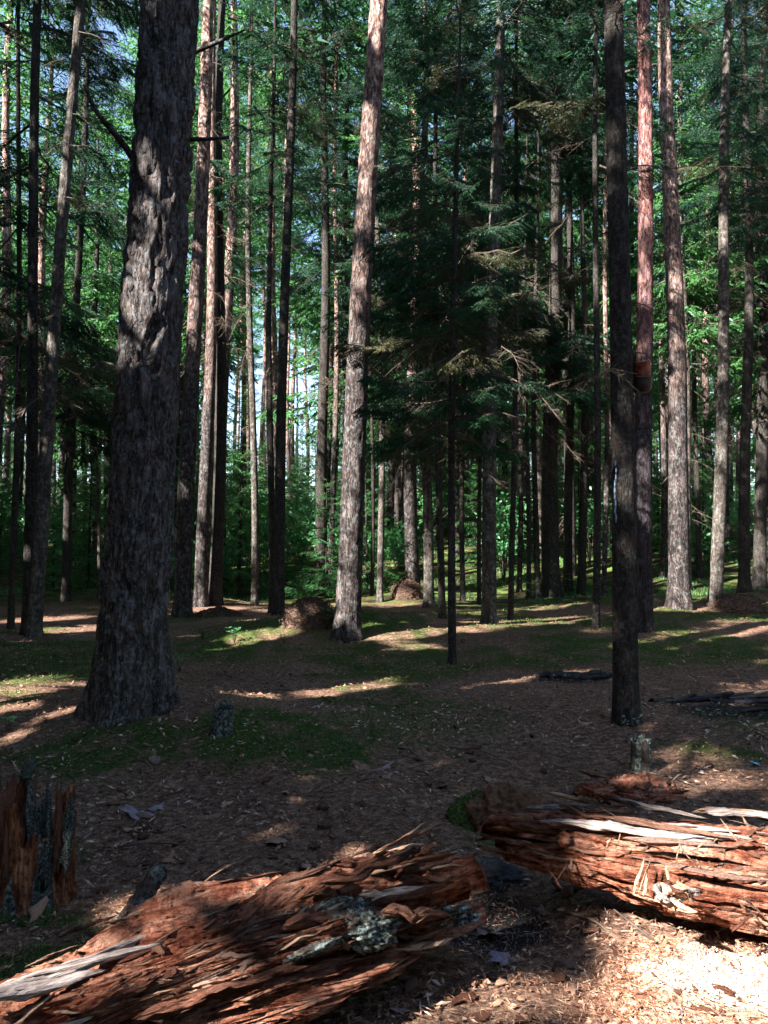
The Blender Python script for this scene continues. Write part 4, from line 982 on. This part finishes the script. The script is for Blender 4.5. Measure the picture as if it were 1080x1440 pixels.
# mossy root lump behind the left end of the right log, and the crumbled red heap behind it
b = G(700, 1178)
rl = empty('mossy_root', (b[0], b[1], b[2]), 'brown rotten root clump with mossy top left of the sunlit log', 'root')
lump('root_wood', (.06, .14, -.03), (.20, .15, .20), mat_simple('brown_root', [(.35, (.04, .022, .014)), (.6, (.15, .08, .045))], 30), rl, 21, .35, 3, 60, 80, True)
lump('moss_cap', (-.05, .2, -.03), (.17, .14, .16), M['moss_pad'], rl, 22, .14, 4, 60, 80, True)
b = G(905, 1128)
hp = empty('rotten_heap', (b[0], b[1] + .1, b[2]), 'heap of crumbled dark red wood behind the sunlit log', 'wood heap')
lump('crumbled_wood', (0, 0, -.02), (.22, .16, .10), M['rot'], hp, 31, .4, 3, 60, 80, True)
for i in range(30):
    a_ = np.array([lr.uniform(-.2, .2), lr.uniform(-.12, .1), lr.uniform(.03, .09)]); d_ = np.array([lr.normal(0, .08), lr.normal(0, .05), lr.normal(0, .02)])
    board(hp, a_, a_ + d_, .03, .02, SPL, 'splinter', i, i)

# ------------------------------------------------------------------ stumps
def stump(name, label, base, r0, hgt, seed, mats, jag, rot=0, nu=120, nv=160, lean=(0, 0), flat=1.0):
    root_ = empty(name, base, label, 'stump')
    th = np.arange(nv) * 2 * math.pi / nv; uu = np.linspace(0, 1, nu); UU, TH = np.meshgrid(uu, th, indexing='ij')
    c, s_ = np.cos(TH), np.sin(TH)
    top = hgt * (1 + jag * (vnoise(np.stack([c * 2.2, s_ * 2.2, c * 0 + seed], -1), 1) + .6 * vnoise(np.stack([c * 8, s_ * 8, c * 0 + seed], -1), 2) + .3 * vnoise(np.stack([c * 22, s_ * 22, c * 0 + seed], -1), 4)))
    # outer wall up, then down inside
    up = UU < .72; f = np.where(up, UU / .72, (1 - UU) / .28)
    z = -.1 + (top + .1) * np.where(up, f, .25 + .75 * f)
    r = np.where(up, r0 * (1 + .35 * np.exp(-np.clip(z, 0, 9) / (.25 * hgt + .01))), r0 * (.35 + .5 * f))
    fib = ridged(np.stack([c * r * 30, s_ * r * 30, z * 2.2], -1), 3, seed); rr = r + r0 * .10 * fib + r0 * .12 * fbm(np.stack([c * 2, s_ * 2, z * 3], -1), 3, seed + 3)
    V = np.stack([c * rr * flat + lean[0] * z, s_ * rr + lean[1] * z, z], -1)
    sec = fbm(np.stack([c * 1.4 + seed, s_ * 1.4, z * 1.5], -1), 2, seed + 5)
    Fc = gridfaces(nu, nv, True); cen = sec.reshape(-1)[Fc[:, 0]]
    mi = np.where(UU.reshape(-1)[Fc[:, 0]] > .70, 0, (cen > .02).astype(int))
    link('stump_wood', mesh('stump_wood', V.reshape(-1, 3), Fc, mats, mi), root_)
    return root_
t = NT('stump_wood'); n1 = t.noise(3, 8, t.mapping((14, 14, 1.2)), .65)
iso = t.noise(45, 6, t.mapping((1, 1, .5)), .72)
t.bsdf(t.mix(t.ramp(iso, [(.38, K(.85)), (.54, K(0))]), t.ramp(n1, [(.3, (.03, .012, .008)), (.45, (.15, .055, .027)), (.58, (.34, .15, .075)), (.72, (.52, .31, .19))]), (.03, .012, .009)), 1.0, .03, iso, 1.0, .02); M['stumpwood'] = t.m
SB = G(38, 1262); STUMP_Y = SB[1]
s1 = stump('tree_stump', 'splintered old stump with orange wood and grey lichened bark at the left edge', SB, .115, .32, 4, [M['stumpwood'], M['bark_old']], .30, flat=1.15, lean=(.12, 0))
for i in range(7): lump('moss_pad', (random.uniform(-.2, .2), -.14 - random.uniform(0, .08), -.01), (random.uniform(.04, .08), random.uniform(.03, .06), random.uniform(.02, .035)), M['moss_pad'], s1, i + 60, .3, 4, 24, 30, True)
sprg = np.random.default_rng(8)
SPV = [splinter_mesh(700 + i, random.uniform(.10, .2), random.uniform(.06, .1), M['splinter'], 11, .05) for i in range(5)]
SPB = [splinter_mesh(720 + i, random.uniform(.14, .24), random.uniform(.05, .08), M['bark_old'], 11, .04, 'bark_plate') for i in range(5)]
for i, ((x0, y0), (x1, y1), w, ms, nm) in enumerate([((0, 1230), (40, 1075), .075, SPV, 'splinter'), ((-10, 1200), (22, 1085), .07, SPV, 'splinter'), ((20, 1235), (50, 1085), .06, SPV, 'splinter'), ((50, 1250), (40, 1062), .05, SPB, 'bark_plate'),
     ((62, 1255), (62, 1092), .085, SPB, 'bark_plate'), ((45, 1265), (58, 1120), .08, SPB, 'bark_plate'), ((80, 1240), (76, 1095), .04, SPV, 'splinter'), ((90, 1230), (96, 1110), .05, SPB, 'bark_plate'), ((30, 1100), (52, 1062), .04, SPB, 'bark_plate'),
     ((-30, 1200), (-8, 1090), .08, SPV, 'splinter'), ((0, 1250), (12, 1130), .06, SPV, 'splinter')]):
    board(s1, at(x0, y0, STUMP_Y - .10) - SB, at(x1, y1, STUMP_Y - .03) - SB, w, .04, ms, nm, i, 1.2)
for i in range(34):
    an = lr.uniform(0, 6.28); rr_ = lr.uniform(.07, .14); hh_ = lr.uniform(.16, .42); a_ = np.array([math.cos(an) * rr_ * 1.1, math.sin(an) * rr_, lr.uniform(-.02, .15)])
    board(s1, a_, a_ + np.array([lr.normal(0, .012), lr.normal(0, .012), hh_ * .8]), lr.uniform(.006, .018), .010, SPV if math.cos(an) < .2 or i % 3 == 0 else SPB, 'splinter', i, i)
b = G(902, 1084); stump('tree_stump', 'small dark stump at the foot of the slim dark trunk', b, .055, .19, 12, [M['bark_old'], M['bark_spruce']], .12, nu=60, nv=70)
b = G(310, 1034); stump('tree_stump', 'low grey stub of a stump on the moss right of the old pine', b, .06, .17, 15, [M['bark_old'], M['bark_big']], .25, nu=60, nv=70, lean=(.1, 0))
b = G(213, 1275)
s3 = empty('lichened_branch', b, 'short lichen covered broken branch leaning beside the left log', 'branch')
tube_obj('branch_wood', [at(165, 1310, 2.4) - b, at(195, 1270, 2.45) - b, at(215, 1240, 2.5) - b, at(228, 1222, 2.55) - b], [.02, .03, .03, .02], M['lichen'], s3, 16, 8, .5, 3)
lump('pale_lichen', at(197, 1282, 2.38) - b, (.022, .010, .018), M['resin'], s3, 8, .4, 4, 20, 24)

# ------------------------------------------------------------------ fire remains, scraps
def stick_pile(px, py, wpx, n, label, seed, mats, th=.02):
    rg = np.random.default_rng(seed); b_ = G(px, py); s = b_[1] / F * wpx
    r_ = empty('charred_sticks', b_, label, 'charred wood')
    for i in range(n):
        a = np.array([rg.uniform(-.5, .4) * s, rg.normal(0, .06 * s) , .01]); L_ = s * rg.uniform(.2, .6); an = rg.normal(0, .25)
        c_ = a + np.array([L_ * math.cos(an), L_ * math.sin(an), rg.uniform(-.01, .06)])
        for q in (a, c_): q[2] += float(H(b_[0] + q[0], b_[1] + q[1])) - b_[2]
        tube_obj('charred_stick', [a, (a + c_) / 2 + rg.normal(0, .012, 3), c_], [th * rg.uniform(.6, 1.4), th * rg.uniform(.6, 1.2), th * .5], mats[rg.integers(len(mats))], r_, 7, 4, .5, i)
    return r_
p1 = stick_pile(790, 953, 85, 9, 'black charred log end with two white flecks left of the slim trunk', 4, [M['char']], .04)
for dx in (-12, 4):
    q = at(785 + dx * 1.0 + 4, 950, G(790, 953)[1] - .15) - np.array(p1.location); lump('white_fleck', q, (.02, .015, .025), M['lichen'], p1, dx, .4, 3, 10, 12)
stick_pile(985, 985, 150, 20, 'black burnt sticks of an old fire right of the slim dark trunk', 5, [M['char'], M['char'], M['char'], M['twig']], .022)
stick_pile(1040, 1005, 90, 8, 'few charred sticks nearest the right edge beside the burnt pile', 15, [M['char']], .016)
b = G(690, 1252)
cl = lump('charcoal_mound', (b[0], b[1] + .1, b[2] - .02), (.15, .13, .07), M['char'], None, 41, .35, 5, 60, 80, True)
tag(cl, 'black charcoal mound between the two rotten logs', 'charcoal')
def leaf_mesh(seed, mat, name='leaf', lobes=True):
    rg = np.random.default_rng(seed); n = 22; a = np.arange(n) * 2 * math.pi / n
    r = .5 * (1 + (.22 * np.cos(a * 5 + rg.random() * 6) if lobes else 0) + .12 * rg.normal(size=n)); x = np.cos(a) * r; y = np.sin(a) * r * .7
    z = .15 * x * x + .2 * y * y * rg.uniform(-1, 1) + .03 * rg.normal(size=n) + .12 * np.sin(3 * x + rg.random() * 6)
    top = np.stack([x, y, z + .01], -1); bot = np.stack([x, y, z - .012], -1); V = np.concatenate([top, bot, [[0, 0, .012], [0, 0, -.012]]])
    T = [[2 * n, i, (i + 1) % n] for i in range(n)] + [[2 * n + 1, n + (i + 1) % n, n + i] for i in range(n)] + [[i, n + i, n + (i + 1) % n] for i in range(n)] + [[i, n + (i + 1) % n, (i + 1) % n] for i in range(n)]
    return mesh(name, V, np.array(T), mat)
def chunk_mesh(seed, mat, name='wood_chip'):
    rg = np.random.default_rng(seed); n = 8; a = np.arange(n) * 2 * math.pi / n; r = .5 * (1 + .25 * rg.normal(size=n)); x = np.cos(a) * r; y = np.sin(a) * r * rg.uniform(.3, .6)
    top = np.stack([x * .85, y * .8, .09 + .04 * rg.normal(size=n)], -1); bot = np.stack([x, y, -.02 + 0 * x], -1); V = np.concatenate([top, bot, [[0, 0, .12], [0, 0, -.02]]])
    T = [[2 * n, i, (i + 1) % n] for i in range(n)] + [[2 * n + 1, n + (i + 1) % n, n + i] for i in range(n)] + [[i, n + i, n + (i + 1) % n] for i in range(n)] + [[i, n + (i + 1) % n, (i + 1) % n] for i in range(n)]
    return mesh(name, V, np.array(T), mat)
LEAF = [leaf_mesh(i, M['dry_leaf']) for i in range(6)]; CHIP = [chunk_mesh(20 + i, M['splinter']) for i in range(7)]; CHIPP = [chunk_mesh(40 + i, M['pale_wood']) for i in range(3)]
def lay(name, me_, px, py, size, label, cat, group=None, rot=None, up=.006, mat=None):
    b_ = G(px, py); o = link(name, me_, None, b_ + np.array([0, 0, up])); s = size * b_[1] / F
    o.scale = (s, s, s); o.rotation_euler = rot or (random.uniform(-.25, .25), random.uniform(-.25, .25), random.uniform(0, 6.28)); return tag(o, label, cat, group)
lay('plastic_scrap', leaf_mesh(70, M['blue'], 'scrap', False), 1063, 1077, 15, 'small pale blue plastic scrap on the ground near the right edge', 'litter', rot=(.2, .1, .2), up=.012)
VL = leaf_mesh(71, M['violet_leaf'])
lay('dry_leaf', VL, 193, 1146, 44, 'large grey violet leaf beside the orange crumbled patch', 'leaf', rot=(.05, .05, .1), up=.012)
lay('dry_leaf', leaf_mesh(72, M['violet_leaf']), 219, 1139, 22, 'smaller grey violet leaf overlapping the large one', 'leaf', rot=(.1, -.1, .6), up=.016)
lay('dry_leaf', leaf_mesh(73, M['violet_leaf']), 705, 1357, 44, 'bluish grey leaf on the litter below the charcoal mound', 'leaf', rot=(.1, .2, .5), up=.012)
lay('dry_leaf', leaf_mesh(74, M['dry_leaf']), 688, 1318, 44, 'curled brown leaf beside the tip of the left log', 'leaf', rot=(.2, .1, 2), up=.014)
lay('dry_leaf', leaf_mesh(75, M['dry_leaf']), 805, 1397, 26, 'pinkish lobed leaf at the lower middle of the litter', 'leaf', up=.012)
lay('bark_chunk', chunk_mesh(76, M['splinter']), 655, 1408, 44, 'reddish bark chunk lying right of the left log', 'bark', rot=(0, .1, .6))
lay('bark_chunk', chunk_mesh(77, M['pale_wood']), 52, 1296, 42, 'pale torn flake of wood below the stump at the left edge', 'bark', rot=(.1, -.9, 1.1), up=.03)
o = lay('wood_slab', SPL[2], 82, 1330, 80, 'orange brown slab of wood lying on moss above the left log', 'wood slab', rot=(0, -.1, .45), up=.03); o.scale[1] *= 1.5
cp = G(200, 1170); ch = empty('crumbled_wood_patch', cp, 'orange patch of crumbled wood fibres under the violet leaf', 'wood crumbs')
for i in range(70):
    a_ = np.array([lr.normal(0, .055), lr.normal(0, .05), .004 + .012 * lr.random()]); d_ = np.array([lr.normal(0, .025), lr.normal(0, .02), .003])
    board(ch, a_, a_ + d_, .012, .006, SPL if i % 3 else SPP, 'wood_crumb', i, i)
qr = np.random.default_rng(12); chosen = 0
for i in range(300):
    py = qr.uniform(1050, 1438) if i % 3 else qr.uniform(1190, 1438); px = qr.uniform(5, 1075)
    kind = i % 5; sz = 10 + 28 * qr.random() ** 1.6
    if kind in (0, 1): lay('wood_chip', CHIP[qr.integers(7)], px, py, sz, 'small reddish chip of rotten wood on the needle floor', 'wood chip', 'wood chips on the floor')
    elif kind == 2: lay('pale_chip', CHIPP[qr.integers(3)], px, py, sz * .7, 'small pale chip of dry wood on the needle floor', 'wood chip', 'pale wood chips on the floor')
    elif kind == 3: lay('dry_leaf', LEAF[qr.integers(6)], px, py, sz * 1.1, 'small curled dry leaf on the needle floor', 'leaf', 'dry leaves on the floor')
    else:
        o = lay('fallen_twig', SPL[qr.integers(14)] if i % 2 else SPP[qr.integers(6)], px, py, sz * 2.4, 'thin broken stick on the needle floor', 'stick', 'broken sticks on the floor'); o.scale[1] *= .5; o.scale[2] *= .5
# twigs on the path
for i in range(34):
    px = qr.uniform(20, 1060); py = qr.uniform(900, 1330); a = G(px, py); an = qr.uniform(0, 6.28); L_ = qr.uniform(.12, .42); c_ = a + np.array([math.cos(an) * L_, math.sin(an) * L_, 0]); c_[2] = float(H(c_[0], c_[1]))
    o = tube_obj('fallen_twig', [np.zeros(3), (c_ - a) * .4 + np.array([qr.normal(0, .02), .01, .015]), (c_ - a) * .75 + np.array([0, qr.normal(0, .02), .012]), c_ - a], [.005, .0045, .003, .0012], M['twig'] if i % 2 else M['twig_dark'], None, 5, 4, .4, i)
    o.location = tuple(a + np.array([0, 0, .006])); tag(o, 'short crooked fallen twig on the needle floor', 'twig', 'short twigs on the floor')
for i, (x0, y0, x1, y1) in enumerate([(500, 1102, 548, 1105), (560, 1052, 600, 1078), (585, 1085, 620, 1112), (930, 1045, 1078, 1010), (300, 950, 345, 960), (650, 1060, 700, 1068), (1010, 1050, 1078, 1030), (720, 1010, 770, 1005)]):
    a = G(x0, y0); c_ = G(x1, y1); o = tube_obj('fallen_twig', [np.zeros(3), (c_ - a) * .5 + np.array([0, .02, .03]), c_ - a + np.array([0, 0, .01])], [.006, .005, .002], M['twig'], None, 6, 5, .3, i)
    o.location = tuple(a + np.array([0, 0, .008])); tag(o, 'long thin bare twig lying on the path', 'twig', 'twigs on the path')
# cones
cone = lump('pine_cone', (0, 0, 0), (.028, .017, .016), M['cone'], None, 2, .5, 9, 16, 18)
cone_me = cone.data; first = True
for i in range(34):
    px = qr.uniform(60, 1060); py = qr.uniform(1030, 1300); b_ = G(px, py)
    o = cone if first else link('pine_cone', cone_me); first = False
    o.location = tuple(b_ + np.array([0, 0, .012])); o.rotation_euler = (0, qr.normal(0, .2), qr.uniform(0, 6.28)); s = qr.uniform(.7, 1.3); o.scale = (s, s, s)
    tag(o, 'small dark cone lying on the needle floor', 'cone', 'cones on the floor')

# ------------------------------------------------------------------ litter, moss, herbs
def scatter(n, rmin, rmax, rg, power=1.0, spread=.62):
    y = rmin * (rmax / rmin) ** (rg.random(n) ** power); x = rg.uniform(-spread, spread, n) * (y + .5); return x, y
def needles_stuff(name, n, rmin, rmax, lmin, lmax, wd, mat, seed, mask=None, label='', cat='litter', zlift=.004, tilt=.25):
    rg = np.random.default_rng(seed); x, y = scatter(n, rmin, rmax, rg)
    if mask is not None:
        k = rg.random(n) < mask(x, y); x, y = x[k], y[k]; n = len(x)
    z = H(x, y) + moss_lift(x, y) * .8 + zlift * (1 + 2 * rg.random(n)); a = rg.uniform(0, math.pi * 2, n); L = rg.uniform(lmin, lmax, n); tl = rg.normal(0, tilt, n); w = wd * rg.uniform(.6, 1.4, n) * np.clip(y / 3, 1, 2.2)
    L = L * np.clip(y / 6, 1, 1.6)
    d = np.stack([np.cos(a) * np.cos(tl), np.sin(a) * np.cos(tl), np.sin(tl)], -1) * (L * .5)[:, None]
    s = np.stack([-np.sin(a), np.cos(a), rg.normal(0, .4, n)], -1) * (w * .5)[:, None]; c = np.stack([x, y, z + np.abs(d[:, 2])], -1)
    up = np.array([0, 0, 1.0]) * (w * .5)[:, None]
    V = np.stack([c - d - s * .6, c - d * .2 + s + up, c + d, c + d * .1 - s], 1)       # bent along its middle
    base = np.arange(n)[:, None] * 4
    T = np.concatenate([base + [0, 1, 3], base + [1, 2, 3]]).reshape(-1, 3)
    o = link(name, mesh(name, V.reshape(-1, 3), T, mat)); tag(o, label, cat, kind='stuff'); return o
needles_stuff('needle_litter', 80000, 1.5, 9, .012, .055, .0017, M['litter'], 1, None, 'brown pine needles and crumbs strewn over the whole floor')
M['palelitter'] = mat_litter('pale_litter', [(.3, (.20, .11, .07)), (.45, (.36, .22, .15)), (.6, (.50, .38, .30)), (.72, (.42, .40, .42))])
needles_stuff('pale_litter', 7000, 1.6, 6.5, .015, .06, .006, M['palelitter'], 21, lambda x, y: sstep(-.15, .35, fbm(np.stack([x, y, x * 0], -1) * 2.2, 3, 91)), 'pale needles, bark strips and leaf bits in loose drifts')
needles_stuff('needle_litter', 22000, 8, 19, .02, .05, .0022, M['litter'], 2, None, 'brown needles strewn over the farther floor')
needles_stuff('wood_crumbs', 70000, 1.6, 3.6, .005, .028, .0028, M['chips'], 3, lambda x, y: .06 + chip_mask(x, y) * (1 - .85 * sunpatch_dust_mask(x, y)), 'orange wood crumbs round the two logs')
M['dustchips'] = mat_litter('pale_wood_crumbs', [(.3, (.50, .38, .30)), (.5, (.70, .58, .48)), (.7, (.84, .76, .68))])  # wood crumbs paled as well, to brighten the sun patch
needles_stuff('pale_wood_crumbs', 80000, 1.8, 3.2, .004, .014, .003, M['dustchips'], 13, lambda x, y: .9 * sunpatch_dust_mask(x, y) + .03 * chip_mask(x, y), 'pale sunlit sawdust and crumbs in front of the right log')
needles_stuff('bark_flakes', 5000, 1.8, 9, .010, .045, .011, M['litter'], 4, None, 'small flat bark flakes strewn on the floor')
def tufts(name, n, rmin, rmax, hmin, hmax, wd, mat, seed, mask, label, cat):
    rg = np.random.default_rng(seed); x, y = scatter(n, rmin, rmax, rg); k = rg.random(n) < mask(x, y); x, y = x[k], y[k]; n = len(x)
    z = H(x, y) + (moss_lift(x, y) if name == 'moss_cover' else 0); a = rg.uniform(0, 6.28, n); h = rg.uniform(hmin, hmax, n) ** 1.0 * (.6 + .8 * rg.random(n)); w = wd * np.clip(y / 3, 1, 5) * rg.uniform(.6, 1.4, n)
    s = np.stack([np.cos(a), np.sin(a), a * 0], -1) * (w * .5)[:, None]; c = np.stack([x, y, z - .004], -1)
    tip = c + np.stack([rg.normal(0, .5, n) * h, rg.normal(0, .5, n) * h, h], -1)
    V = np.stack([c - s, c + s, tip], 1); o = link(name, mesh(name, V.reshape(-1, 3), np.arange(n * 3).reshape(n, 3), mat)); tag(o, label, cat, kind='stuff')
tufts('moss_cover', 170000, 2.0, 16, .008, .04, .0035, M['moss'], 5, lambda x, y: moss_mask(x, y), 'low green moss covering mounds and floor patches', 'moss')
tufts('bank_herbs', 90000, 18, 48, .03, .12, .006, M['herb'], 6, lambda x, y: sstep(-.1, .3, fbm(np.stack([x, y, x * 0], -1) * .6, 3, 81)), 'bright green herbs covering the bank behind the trunks', 'ground cover')
def herb(px, py, hpx, label, n=9, seed=0, name='seedling'):
    rg = np.random.default_rng(seed); b_ = G(px, py); s = b_[1] / F * hpx; r_ = empty(name, b_, label, 'seedling', 'seedlings on the floor')
    st = []; lf = []
    for k in range(n):
        a = rg.uniform(0, 6.28); r = rg.uniform(.1, .5); e = np.array([math.cos(a) * r, math.sin(a) * r, rg.uniform(.4, 1.0)]) * s
        st += tube_tris([np.zeros(3), e * (.5, .5, .6), e], [s * .02, s * .015, s * .01], 3)
        for q in range(3):
            d = np.array([math.cos(a + q * 2.1), math.sin(a + q * 2.1), rg.uniform(-.2, .4)]) * s * .28; sd_ = np.cross(d, (0, 0, 1.0)); sd_ = sd_ / np.linalg.norm(sd_) * s * .09
            m_ = e + d * .5; lf += [[e, m_ + sd_, e + d], [e, e + d, m_ - sd_]]
    link('stem', soup('stem', np.array(st), M['twig_dark']), r_); link('leaves', soup('leaves', np.array(lf), M['leaf']), r_)
for i, (px, py, h, lb) in enumerate([(470, 885, 40, 'upright seedling with pale leaves at the left foot of the leaning pine'), (252, 945, 26, 'green seedling at the right foot of the old pine'), (330, 905, 24, 'bright green seedling on the moss left of the anthill'),
        (285, 900, 20, 'low green plant behind the right foot of the old pine'), (12, 1030, 22, 'light green seedling at the left edge beyond the stump'), (65, 1018, 14, 'tiny green seedling left of the old pine foot'),
        (355, 835, 46, 'leafy green plant before the dark tall trunks'), (400, 905, 14, 'small seedling in the sunlit moss right of the anthill front'), (800, 838, 34, 'pale green plant at the foot of the wide black trunk'),
        (500, 942, 14, 'small tuft in front of the leaning pine'), (650, 905, 12, 'little seedling beside the young spruce foot'), (750, 845, 26, 'green plant behind the thin black pole'), (985, 1010, 12, 'tiny green seedling by the burnt sticks')]):
    herb(px, py, h, lb, 9, i)
